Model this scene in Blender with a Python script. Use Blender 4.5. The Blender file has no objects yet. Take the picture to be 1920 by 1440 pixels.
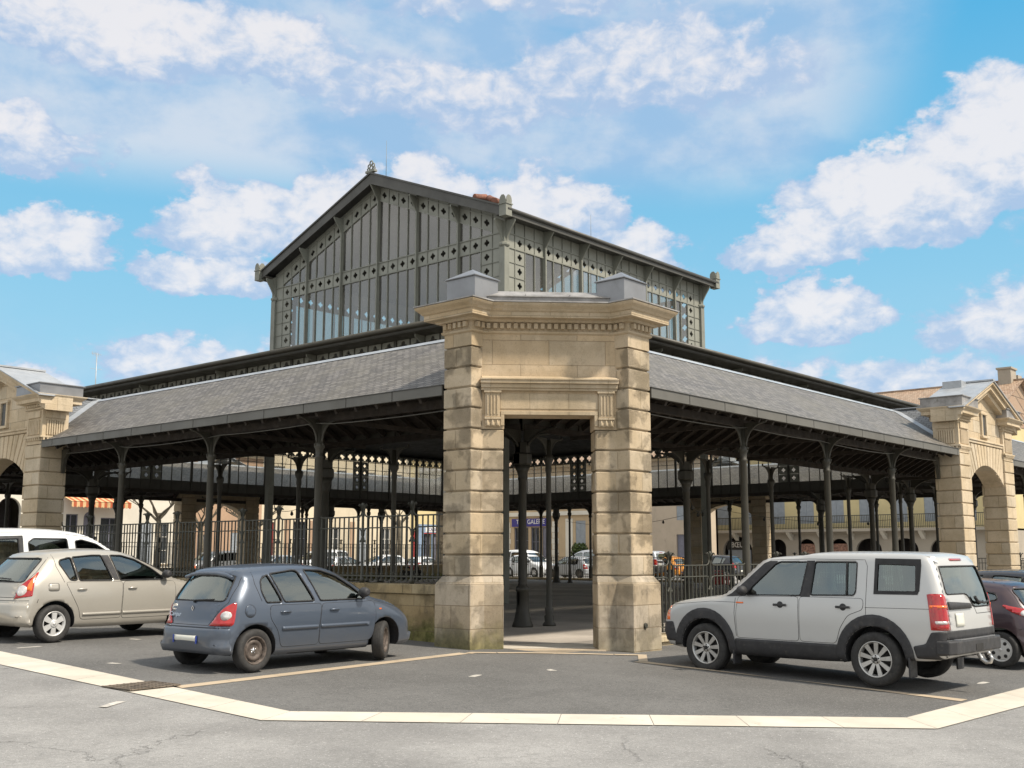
import bpy, bmesh, math, random
from mathutils import Vector, Matrix
from mathutils.bvhtree import BVHTree
random.seed(7)
S = bpy.context.scene
COL = S.collection
RAD = math.radians
PI = math.pi

# ---------------------------------------------------------------- camera
CAM = Vector((-15.13, -12.16, 1.70))
AZ = RAD(40.95)                       # viewing direction, measured from +X
PITCH = math.atan(317.0 / 2066.0)
cam_d = bpy.data.cameras.new("camera")
cam = bpy.data.objects.new("camera", cam_d)
COL.objects.link(cam)
cam.location = CAM
cam.rotation_euler = (PI / 2 + PITCH, 0, AZ - PI / 2)
cam_d.sensor_width = 36.0
cam_d.lens = 2066.0 / 1920.0 * 36.0
cam_d.clip_start = 0.1
cam_d.clip_end = 3000
S.camera = cam
FH = Vector((math.cos(AZ), math.sin(AZ), 0))
RH = Vector((math.sin(AZ), -math.cos(AZ), 0))

# ---------------------------------------------------------------- light
SUN_EL, SUN_AZ = 50.0, -76.0           # azimuth measured from +X towards +Y
sd = Vector((math.cos(RAD(SUN_EL)) * math.cos(RAD(SUN_AZ)), math.cos(RAD(SUN_EL)) * math.sin(RAD(SUN_AZ)), math.sin(RAD(SUN_EL))))
sun_d = bpy.data.lights.new("sun", 'SUN')
sun = bpy.data.objects.new("sun", sun_d)
COL.objects.link(sun)
sun.rotation_euler = sd.to_track_quat('Z', 'Y').to_euler()
sun_d.energy = 3.3
sun_d.angle = RAD(4.5)
sun_d.color = (1.0, 0.90, 0.76)
S.view_settings.view_transform = 'Standard'
S.view_settings.look = 'None'
S.view_settings.exposure = 0.62
SKYK = 10.0 / 2 ** 0.62
S.view_settings.gamma = 1.0

# ---------------------------------------------------------------- node helper
class NT:
    def __init__(s, tree):
        s.t = tree; s.n = tree.nodes; s.l = tree.links
    def node(s, kind, **kw):
        n = s.n.new(kind)
        for k, v in kw.items():
            setattr(n, k, v)
        return n
    def put(s, sock, v):
        if isinstance(v, bpy.types.NodeSocket):
            s.l.new(v, sock)
        elif v is not None:
            if hasattr(sock, 'default_value'):
                try:
                    sock.default_value = v
                except Exception:
                    sock.default_value = (v, v, v, 1) if not hasattr(v, '__len__') else tuple(v)[:3]
    def math(s, op, a, b=None, c=None, clamp=False):
        n = s.node('ShaderNodeMath', operation=op, use_clamp=clamp)
        s.put(n.inputs[0], a); s.put(n.inputs[1], b)
        if c is not None: s.put(n.inputs[2], c)
        return n.outputs[0]
    def vmath(s, op, a, b=None):
        n = s.node('ShaderNodeVectorMath', operation=op)
        s.put(n.inputs[0], a)
        if b is not None: s.put(n.inputs[1], b)
        return n.outputs['Value'] if op in ('DOT_PRODUCT', 'LENGTH') else n.outputs[0]
    def mix(s, f, a, b, mode='MIX'):
        n = s.node('ShaderNodeMix', data_type='RGBA', blend_type=mode)
        s.put(n.inputs[0], f); s.put(n.inputs[6], c4(a)); s.put(n.inputs[7], c4(b))
        return n.outputs[2]
    def noise(s, vec=None, scale=5, detail=4, rough=.55, dist=0.0, out=0):
        n = s.node('ShaderNodeTexNoise')
        if vec is not None: s.put(n.inputs['Vector'], vec)
        n.inputs['Scale'].default_value = scale; n.inputs['Detail'].default_value = detail
        n.inputs['Roughness'].default_value = rough; n.inputs['Distortion'].default_value = dist
        return n.outputs[out]
    def ramp(s, f, a, b, ca=0.0, cb=1.0, smooth=True):
        n = s.node('ShaderNodeMapRange', interpolation_type='SMOOTHSTEP' if smooth else 'LINEAR')
        s.put(n.inputs[0], f); n.inputs[1].default_value = a; n.inputs[2].default_value = b
        n.inputs[3].default_value = ca; n.inputs[4].default_value = cb
        return n.outputs[0]
    def comb(s, x, y, z=0.0):
        n = s.node('ShaderNodeCombineXYZ')
        s.put(n.inputs[0], x); s.put(n.inputs[1], y); s.put(n.inputs[2], z)
        return n.outputs[0]
    def sep(s, v):
        n = s.node('ShaderNodeSeparateXYZ'); s.put(n.inputs[0], v)
        return n.outputs
def c4(v):
    if isinstance(v, bpy.types.NodeSocket): return v
    if not hasattr(v, '__len__'): return (v, v, v, 1)
    return (v[0], v[1], v[2], 1)

# ---------------------------------------------------------------- sky: nishita light + cumulus drawn by direction
W = bpy.data.worlds.new("World"); S.world = W; W.use_nodes = True
w = NT(W.node_tree); w.n.clear()
sky = w.node('ShaderNodeTexSky', sky_type='NISHITA')
sky.sun_disc = False; sky.sun_elevation = RAD(SUN_EL); sky.sun_rotation = RAD(90 - SUN_AZ)
sky.altitude = 50; sky.air_density = 1.0; sky.dust_density = 0.6; sky.ozone_density = 1.6
gen = w.node('ShaderNodeTexCoord').outputs['Generated']
d = w.vmath('NORMALIZE', gen)
dx, dy, dz = w.sep(d)
fwd = w.math('ADD', w.math('MULTIPLY', dx, FH.x), w.math('MULTIPLY', dy, FH.y))
rgt = w.math('ADD', w.math('MULTIPLY', dx, RH.x), w.math('MULTIPLY', dy, RH.y))
az0 = w.math('MULTIPLY', w.math('ARCTAN2', rgt, fwd), 57.2958)     # degrees, + to the right of the street axis
el0 = w.math('MULTIPLY', w.math('ARCSINE', dz), 57.2958)
p0 = w.comb(az0, w.math('MULTIPLY', el0, 1.5), 0)
wv = w.noise(p0, .28, 5, .6, out=1); wx, wy, wz = w.sep(wv)
azn = w.math('ADD', az0, w.math('MULTIPLY', w.math('SUBTRACT', wx, .5), 7.5))
eln = w.math('ADD', el0, w.math('MULTIPLY', w.math('SUBTRACT', wy, .5), 4.2))
n_fin = w.noise(p0, .75, 6, .58, .3)
n_mid = w.noise(p0, .22, 6, .58)
n_veil = w.noise(w.comb(w.math('MULTIPLY', az0, .5), w.math('MULTIPLY', el0, 1.5), 3.1), .10, 5, .48, .5)
# (az, el, half width, half height, strength) of the single clouds, degrees
CL = [(-21, 24.6, 9, 3.6, 1.15), (-24, 28, 7, 4.4, 1.1), (-13, 24.5, 5.5, 2.8, .95), (-13, 28.5, 6, 1.6, .9),
      (-14.5, 16.0, 4.6, 3.4, 1.1), (-9.2, 16.6, 4.2, 3.6, 1.1), (-4.6, 17.2, 4.2, 3.4, 1.1), (1.6, 17.0, 4.6, 3.2, 1.05), (8, 24, 10, 3.4, .72), (-3, 23, 9, 3.2, .70), (1, 28.5, 12, 2.4, .80), (6.6, 14.8, 3.4, 2.6, 1.0), (-15.6, 13.6, 4, 1.4, .95), (-2, 14.4, 8, 2.2, .8),
      (-23.0, 14.4, 3.8, 2.2, 1.05), (-26, 13.8, 4, 2.0, .85), (-25.0, 19.0, 4.4, 2.4, .85), (-17.0, 9.2, 4.4, 1.9, .8), (-11.5, 9.2, 4, 1.9, .85), (-24, 7.3, 2.6, 2.2, .95), (-12, 6.6, 9, 1.8, .7), (-20, 5, 8, 1.6, .6),
      (19.5, 16.6, 6.4, 3.4, 1.25), (25.5, 18.6, 6.0, 4.6, 1.3), (14.8, 14.9, 3.8, 2.0, 1.05), (16.2, 11.6, 4.8, 2.2, 1.05), (25, 10.3, 4.8, 3.0, .8), (13, 8.0, 6, 1.9, .66), (20, 7.6, 7, 2.0, .6), (23, 5, 8, 2, .6)]
acc = None; shade = None
for (a, e, ha, he, st) in CL:
    da = w.math('DIVIDE', w.math('SUBTRACT', azn, a), ha)
    de = w.math('DIVIDE', w.math('SUBTRACT', eln, e), he)
    de2 = w.math('MAXIMUM', de, w.math('MULTIPLY', de, -1.7))          # flat undersides
    r2 = w.math('ADD', w.math('MULTIPLY', da, da), w.math('MULTIPLY', de2, de2))
    m = w.math('MULTIPLY', w.math('SUBTRACT', 1.0, r2, clamp=True), st)
    sh = w.math('MULTIPLY', m, w.math('ADD', w.math('MULTIPLY', de, .55), .45))
    acc = m if acc is None else w.math('MAXIMUM', acc, m)
    shade = sh if shade is None else w.math('MAXIMUM', shade, sh)
edge = w.math('ADD', acc, w.math('MULTIPLY', w.math('SUBTRACT', n_fin, .5), .50))
edge = w.math('ADD', edge, w.math('MULTIPLY', w.math('SUBTRACT', n_mid, .5), .9))
cov = w.ramp(edge, .08, .42)
veil_zone = w.math('MULTIPLY', w.ramp(el0, 17.0, 20.5), w.ramp(w.math('ADD', az0, w.math('MULTIPLY', el0, -.60)), 9.0, 1.0))
veil = w.math('MULTIPLY', w.ramp(n_veil, .20, .42), veil_zone)
thin_low = w.math('MULTIPLY', w.ramp(n_veil, .30, .56), w.math('MULTIPLY', w.ramp(el0, 14, 5), .62))
thick = w.ramp(w.math('ADD', w.math('MULTIPLY', shade, 1.2), w.math('MULTIPLY', w.math('SUBTRACT', n_fin, .5), 1.5)), .05, .78)
zen = w.ramp(el0, 1.0, 27.0, 0, 1, False)
blue = w.mix(zen, (.45, .76, .89), (.080, .465, .80))
vis = w.mix(w.math('MAXIMUM', w.math('MULTIPLY', veil, .86), thin_low), blue, w.mix(w.ramp(w.math('ADD', w.math('MULTIPLY', n_veil, .7), w.math('MULTIPLY', n_mid, .5)), .50, .72), (.38, .57, .81), (.74, .79, .87)))
vis = w.mix(w.math('MULTIPLY', cov, .95), vis, w.mix(thick, (.44, .59, .81), (.92, .90, .91)))
# unseen rest of the dome: bright cloud added as soft neutral fill
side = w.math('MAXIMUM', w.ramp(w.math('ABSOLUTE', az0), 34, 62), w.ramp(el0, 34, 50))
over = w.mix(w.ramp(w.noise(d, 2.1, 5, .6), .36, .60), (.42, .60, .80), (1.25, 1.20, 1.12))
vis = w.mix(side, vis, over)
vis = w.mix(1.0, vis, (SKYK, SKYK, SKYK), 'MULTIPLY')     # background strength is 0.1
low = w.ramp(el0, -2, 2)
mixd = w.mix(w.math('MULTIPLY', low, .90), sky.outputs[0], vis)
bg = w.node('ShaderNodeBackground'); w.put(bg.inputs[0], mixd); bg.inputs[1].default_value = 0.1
out = w.node('ShaderNodeOutputWorld'); w.l.new(bg.outputs[0], out.inputs[0])

# ---------------------------------------------------------------- materials
MATS = {}
def new_mat(name):
    m = bpy.data.materials.new(name); m.use_nodes = True
    t = NT(m.node_tree); t.n.clear()
    b = t.node('ShaderNodeBsdfPrincipled'); o = t.node('ShaderNodeOutputMaterial'); t.l.new(b.outputs[0], o.inputs[0])
    MATS[name] = m
    return m, t, b
def bump(t, b, h, dist=.01, strength=.6):
    n = t.node('ShaderNodeBump'); n.inputs['Strength'].default_value = strength; n.inputs['Distance'].default_value = dist
    t.put(n.inputs['Height'], h); t.l.new(n.outputs[0], b.inputs['Normal'])
def obj_co(t):
    return t.node('ShaderNodeTexCoord').outputs['Object']
def simple(name, base, rough=.6, metal=0.0, var=.12, scale=3.0, bmp=0.0, bscale=40, spec=.5, coat=0.0, dirt=None, emit=None):
    m, t, b = new_mat(name)
    co = obj_co(t)
    n = t.noise(co, scale, 5, .6)
    lo = tuple(c * (1 - var) for c in base); hi = tuple(min(1, c * (1 + var)) for c in base)
    col = t.mix(t.ramp(n, .3, .7), lo, hi)
    if dirt:
        col = t.mix(t.ramp(t.noise(co, scale * 2.3, 6, .7), .52, .78, 0, dirt[1]), col, dirt[0])
    t.put(b.inputs['Base Color'], col)
    b.inputs['Roughness'].default_value = rough; b.inputs['Metallic'].default_value = metal
    b.inputs['Specular IOR Level'].default_value = spec; b.inputs['Coat Weight'].default_value = coat
    b.inputs['Coat Roughness'].default_value = .05
    t.put(b.inputs['Roughness'], t.ramp(t.noise(co, scale * 1.7, 4, .6), .3, .7, max(.02, rough * .85), min(1, rough * 1.15)))
    if bmp: bump(t, b, t.noise(co, bscale, 4, .6), .01, bmp)
    if emit:
        b.inputs['Emission Color'].default_value = c4(emit); b.inputs['Emission Strength'].default_value = 1
    return m
def wall_uv(t):
    """horizontal metre along a vertical face, height"""
    co = obj_co(t); nx, ny, nz = t.sep(t.node('ShaderNodeNewGeometry').outputs['True Normal'])
    px, py, pz = t.sep(co)
    u = t.math('SUBTRACT', t.math('MULTIPLY', py, nx), t.math('MULTIPLY', px, ny))
    return u, pz, nz, co
def stone_mat(name, base, row=.378, off=0.154, bw=.86, joint=.6, moss=0.0, worm=0.0, stain=.35, mortar=(.20, .15, .09), jsize=.006):
    m, t, b = new_mat(name)
    u, pz, nz, co = wall_uv(t)
    br = t.node('ShaderNodeTexBrick', offset=.5, squash=1.0)
    t.put(br.inputs['Vector'], t.comb(u, t.math('SUBTRACT', pz, off), 0))
    br.inputs['Color1'].default_value = (0, 0, 0, 1); br.inputs['Color2'].default_value = (1, 1, 1, 1); br.inputs['Mortar'].default_value = (.5, .5, .5, 1)
    br.inputs['Scale'].default_value = 1.0; br.inputs['Mortar Size'].default_value = jsize; br.inputs['Mortar Smooth'].default_value = .3
    br.inputs['Brick Width'].default_value = bw; br.inputs['Row Height'].default_value = row; br.inputs['Bias'].default_value = 0
    mf = t.math('MULTIPLY', br.outputs['Fac'], t.math('SUBTRACT', 1.0, t.math('ABSOLUTE', nz), clamp=True))
    blockv = t.sep(br.outputs['Color'])[0]
    n1 = t.noise(co, 1.1, 6, .62, .3); n2 = t.noise(co, 9.0, 7, .75); n3 = t.noise(co, 38, 5, .75)
    a = tuple(c * .78 for c in base); h = (min(1, base[0] * 1.12), min(1, base[1] * 1.14), min(1, base[2] * 1.22))
    col = t.mix(t.ramp(n1, .3, .7), a, h)
    col = t.mix(t.math('MULTIPLY', blockv, .42), col, tuple(base[i] * (1.26, 1.08, .82)[i] for i in range(3)))
    col = t.mix(t.math('MULTIPLY', t.math('GREATER_THAN', blockv, .72), .22), col, tuple(c * .55 for c in base))
    col = t.mix(t.ramp(n2, .50, .72, 0, .42), col, tuple(c * .55 for c in base))
    col = t.mix(t.ramp(n3, .56, .68, 0, .55), col, tuple(c * .38 for c in base))
    col = t.mix(t.ramp(n3, .42, .32, 0, .35), col, tuple(min(1, c * 1.35) for c in base))
    if stain:
        # dark weathering: streaks that run down, stretched noise
        sx = t.noise(t.comb(t.math('MULTIPLY', u, 3.2), t.math('MULTIPLY', pz, .7), t.sep(co)[0]), 1.0, 8, .72)
        col = t.mix(t.ramp(sx, .50, .80, 0, stain * 1.25), col, (.095, .085, .068))
    if moss:
        hgt = t.ramp(pz, .85, -.10, 0, 1)
        px_, py_, _z = t.sep(co)
        lft = t.ramp(t.math('SUBTRACT', py_, px_), -.9, .4, .30, 1.0)
        mk = t.math('MULTIPLY', t.ramp(t.math('ADD', t.math('MULTIPLY', t.noise(co, 1.7, 7, .66), 1.0), t.math('MULTIPLY', hgt, .46)), .60, .86), lft)
        mk = t.math('MULTIPLY', mk, t.math('MULTIPLY', hgt, moss, clamp=True), clamp=True)
        mc = t.mix(t.ramp(t.noise(co, 7, 4, .6), .35, .65), (.095, .095, .030), (.22, .20, .075))
        col = t.mix(mk, col, mc)
    col = t.mix(t.math('MULTIPLY', mf, joint), col, mortar)
    t.put(b.inputs['Base Color'], col); b.inputs['Roughness'].default_value = .88; b.inputs['Specular IOR Level'].default_value = .25
    hh = t.math('ADD', t.math('MULTIPLY', n3, .35), t.math('MULTIPLY', n2, .6))
    hh = t.math('SUBTRACT', hh, t.math('MULTIPLY', mf, .9))
    if worm:
        v = t.node('ShaderNodeTexVoronoi', feature='DISTANCE_TO_EDGE'); v.inputs['Scale'].default_value = 15
        t.put(v.inputs['Vector'], t.vmath('ADD', co, t.noise(co, 14, 3, .6, out=1)))
        wm = t.math('MULTIPLY', t.ramp(v.outputs[0], .02, .14), t.ramp(t.noise(co, 1.6, 4, .6), .45, .6))
        hh = t.math('ADD', hh, t.math('MULTIPLY', wm, worm))
        col = t.mix(t.math('MULTIPLY', t.math('MULTIPLY', t.math('SUBTRACT', 1.0, t.ramp(v.outputs[0], .0, .07)), t.ramp(t.noise(co, 1.6, 4, .6), .45, .6)), .42 * worm), col, tuple(c * .45 for c in base)); t.put(b.inputs['Base Color'], col)
    bump(t, b, hh, .012, .9)
    return m
ST = (.465, .388, .275)
stone_mat('limestone_block', ST, joint=.75, moss=0, worm=.9, stain=.30)
stone_mat('limestone_plinth', (.44, .375, .28), row=.40, off=-.02, joint=.8, moss=.85, worm=.5, stain=.6)
stone_mat('limestone_smooth', (.475, .38, .255), row=.46, off=.07, bw=1.05, joint=.55, stain=.22)
stone_mat('limestone_carved', (.47, .38, .255), row=9, off=-3, bw=.72, joint=.5, stain=.30)
stone_mat('limestone_gable', (.53, .445, .315), row=.378, off=.154, joint=.75, stain=.26)
stone_mat('limestone_gable_carved', (.56, .47, .335), row=9, off=-3, bw=.9, joint=.4, stain=.35)
stone_mat('wall_stone', (.36, .285, .165), row=.46, off=-.21, bw=1.3, joint=.6, moss=2.2, worm=.4, stain=.7)
stone_mat('wall_coping', (.36, .29, .17), row=9, off=-3, bw=1.3, joint=.7, moss=.5, worm=.4, stain=.8)
stone_mat('kerb_stone', (.47, .39, .25), row=9, off=-3, bw=1.2, joint=.6, worm=.3, stain=.5)
simple('zinc_sheet', (.25, .255, .265), .42, .55, .10, 1.5, .05, 12, dirt=((.12, .11, .10), .35))
simple('zinc_light', (.40, .42, .44), .50, .45, .10, 2.0, .05, 14, dirt=((.2, .19, .18), .3))
simple('zinc_weathered', (.30, .29, .28), .6, .35, .25, 3.0, .2, 20, dirt=((.10, .085, .065), .7))
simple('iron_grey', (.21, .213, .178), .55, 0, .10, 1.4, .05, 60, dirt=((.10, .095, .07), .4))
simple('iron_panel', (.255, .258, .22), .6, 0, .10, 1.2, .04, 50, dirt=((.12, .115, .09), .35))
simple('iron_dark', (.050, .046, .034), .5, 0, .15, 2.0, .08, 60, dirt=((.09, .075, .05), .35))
simple('iron_fence', (.050, .050, .038), .5, 0, .15, 3.0, .08, 60, dirt=((.10, .075, .045), .4))
simple('verge_dark', (.07, .068, .06), .5, .1, .15, 1.5, .05, 30); simple('fascia_metal', (.125, .12, .105), .55, .1, .10, 1.0, .03, 20, dirt=((.07, .065, .055), .4))
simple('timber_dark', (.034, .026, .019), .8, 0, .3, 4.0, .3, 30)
simple('roof_lead', (.085, .085, .08), .6, .2, .2, 1.5, .1, 20)
def slate_mat(name, a, b_, mortar, roww=.115, bw=.21, tint=(.17, .155, .12)):
    m, t, b = new_mat(name)
    uv = t.node('ShaderNodeTexCoord').outputs['UV']; co = obj_co(t)
    br = t.node('ShaderNodeTexBrick', offset=.5)
    t.put(br.inputs['Vector'], uv); br.inputs['Scale'].default_value = 1
    br.inputs['Color1'].default_value = c4(a); br.inputs['Color2'].default_value = c4(b_); br.inputs['Mortar'].default_value = c4(mortar)
    br.inputs['Mortar Size'].default_value = .011; br.inputs['Mortar Smooth'].default_value = .2; br.inputs['Bias'].default_value = -.1
    br.inputs['Brick Width'].default_value = bw; br.inputs['Row Height'].default_value = roww
    col = t.mix(t.ramp(t.noise(co, .8, 5, .6), .35, .75, 0, .5), br.outputs['Color'], tint)
    col = t.mix(t.ramp(t.noise(co, 14, 3, .6), .62, .7, 0, .5), col, tuple(min(1, c * 1.9) for c in a))
    t.put(b.inputs['Base Color'], col); b.inputs['Roughness'].default_value = .62
    v = t.math('FRACT', t.math('DIVIDE', t.sep(uv)[1], roww))
    bump(t, b, t.math('ADD', t.math('ADD', t.math('MULTIPLY', v, -1.0), t.math('MULTIPLY', br.outputs['Fac'], -.7)), t.math('MULTIPLY', t.noise(co, 22, 3, .6), .4)), .02, .8)
    return m
slate_mat('slate', (.115, .106, .098), (.235, .218, .20), (.03, .028, .026))
slate_mat('slate_blue', (.13, .14, .15), (.21, .22, .235), (.05, .05, .055), .13, .24, (.16, .16, .15))
slate_mat('roof_tile', (.30, .19, .12), (.46, .33, .23), (.13, .08, .05), .32, .19, (.36, .29, .21))
def glass_arch(name, kt, kd):
    m, t, b = new_mat(name)
    t.n.remove(b)
    co = obj_co(t)
    tr = t.node('ShaderNodeBsdfTransparent'); tr.inputs[0].default_value = (.90, .90, .86, 1)
    tl = t.node('ShaderNodeBsdfTranslucent'); tl.inputs[0].default_value = (.62, .60, .54, 1)
    df = t.node('ShaderNodeBsdfDiffuse'); t.put(df.inputs[0], t.mix(t.ramp(t.noise(co, .6, 5, .6), .3, .7), (.20, .20, .185), (.33, .325, .30)))
    gl = t.node('ShaderNodeBsdfGlossy'); gl.inputs['Roughness'].default_value = .13; gl.inputs[0].default_value = (.92, .90, .86, 1)
    ms = t.node('ShaderNodeMixShader'); ms.inputs[0].default_value = kt; t.l.new(tr.outputs[0], ms.inputs[1]); t.l.new(tl.outputs[0], ms.inputs[2])
    m0 = t.node('ShaderNodeMixShader'); t.put(m0.inputs[0], t.ramp(t.noise(co, .5, 3, .5), .3, .7, kd - .08, kd + .08)); t.l.new(ms.outputs[0], m0.inputs[1]); t.l.new(df.outputs[0], m0.inputs[2])
    fr = t.node('ShaderNodeLayerWeight'); fr.inputs[0].default_value = .3
    m1 = t.node('ShaderNodeMixShader'); t.put(m1.inputs[0], t.ramp(fr.outputs['Fresnel'], 0, 1, .14, .85, False)); t.l.new(m0.outputs[0], m1.inputs[1]); t.l.new(gl.outputs[0], m1.inputs[2])
    t.l.new(m1.outputs[0], [n for n in t.n if n.type == 'OUTPUT_MATERIAL'][0].inputs[0])
glass_arch('clerestory_glass', .15, .16); glass_arch('tier_glass', .10, .08)

# asphalt --------------------------------------------------------------
def asphalt(name, base, crack=False, grit=1.0, patch=.25):
    m, t, b = new_mat(name)
    co = obj_co(t)
    g1 = t.noise(co, 34, 4, .75); g2 = t.noise(co, 85, 2, .6); g3 = t.noise(co, 13, 3, .8); big = t.noise(co, .35, 5, .6); mid = t.noise(co, 2.2, 5, .65)
    col = t.mix(t.ramp(big, .3, .7), tuple(c * (1 - patch) for c in base), tuple(c * (1 + patch) for c in base))
    col = t.mix(t.ramp(mid, .5, .8, 0, .35), col, tuple(c * .65 for c in base))
    col = t.mix(t.ramp(g1, .54, .66, 0, .60 * grit), col, tuple(min(1, c * 1.9) for c in base))
    col = t.mix(t.ramp(g3, .38, .50, .30 * grit, 0), col, tuple(c * .55 for c in base))
    col = t.mix(t.ramp(t.noise(co, .8, 6, .7, 1.0), .60, .68, 0, .30), col, tuple(c * .62 for c in base))
    col = t.mix(t.ramp(g2, .34, .46, .6 * grit, 0), col, tuple(c * .35 for c in base))
    v = t.node('ShaderNodeTexVoronoi'); v.inputs['Scale'].default_value = 9; t.put(v.inputs['Vector'], co)
    col = t.mix(t.math('MULTIPLY', t.ramp(v.outputs['Distance'], .09, .05), t.math('GREATER_THAN', t.sep(v.outputs['Color'])[0], .82)), col, tuple(min(1, c * 2.4) for c in base))
    hh = t.math('ADD', g1, t.math('MULTIPLY', g2, .7))
    if crack:
        v2 = t.node('ShaderNodeTexVoronoi', feature='DISTANCE_TO_EDGE'); v2.inputs['Scale'].default_value = .30
        t.put(v2.inputs['Vector'], t.vmath('ADD', co, t.vmath('MULTIPLY', t.noise(co, 1.6, 6, .7, out=1), (1.1, 1.1, 0))))
        ck = t.math('MULTIPLY', t.ramp(v2.outputs[0], .006, .0015), t.ramp(t.noise(co, .22, 3, .5), .46, .58))
        col = t.mix(t.math('MULTIPLY', ck, .40), col, tuple(c * .25 for c in base)); hh = t.math('SUBTRACT', hh, t.math('MULTIPLY', ck, 2))
    t.put(b.inputs['Base Color'], col); b.inputs['Roughness'].default_value = .9; b.inputs['Specular IOR Level'].default_value = .3
    bump(t, b, hh, .006, .8)
asphalt('asphalt_light', (.272, .266, .256), True, .9)
asphalt('asphalt_dark', (.142, .139, .133), False, 1.25, .18)
asphalt('hall_floor', (.44, .40, .35), False, .4)
asphalt('far_paving', (.21, .20, .185), False, .6)
def paving_mat(name, base):
    m, t, b = new_mat(name)
    co = obj_co(t); n = t.noise(co, 1.3, 5, .6); f = t.noise(co, 30, 4, .7)
    oi = t.sep(t.node('ShaderNodeTexCoord').outputs['UV'])[0]
    col = t.mix(t.ramp(n, .3, .7), tuple(c * .86 for c in base), tuple(min(1, c * 1.10) for c in base))
    col = t.mix(t.math('MULTIPLY', oi, .35), col, tuple(c * f for c, f in zip(base, (.80, .74, .66))))
    col = t.mix(t.ramp(f, .55, .75, 0, .25), col, tuple(c * .6 for c in base))
    col = t.mix(t.ramp(t.noise(co, 4.5, 6, .7), .60, .74, 0, .55), col, (.30, .21, .13))
    t.put(b.inputs['Base Color'], col); b.inputs['Roughness'].default_value = .8
    bump(t, b, f, .004, .5)
paving_mat('paving_cream', (.60, .555, .475))
paving_mat('paving_tan', (.49, .40, .29))
simple('paint_worn_white', (.50, .47, .42), .8, 0, .25, 9, .3, 40, dirt=((.15, .14, .13), .7))
simple('joint_dark', (.10, .085, .06), .9); simple('grate_iron', (.16, .13, .10), .7, .2, .3, 8); simple('pit_dark', (.015, .013, .01), .9)

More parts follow.
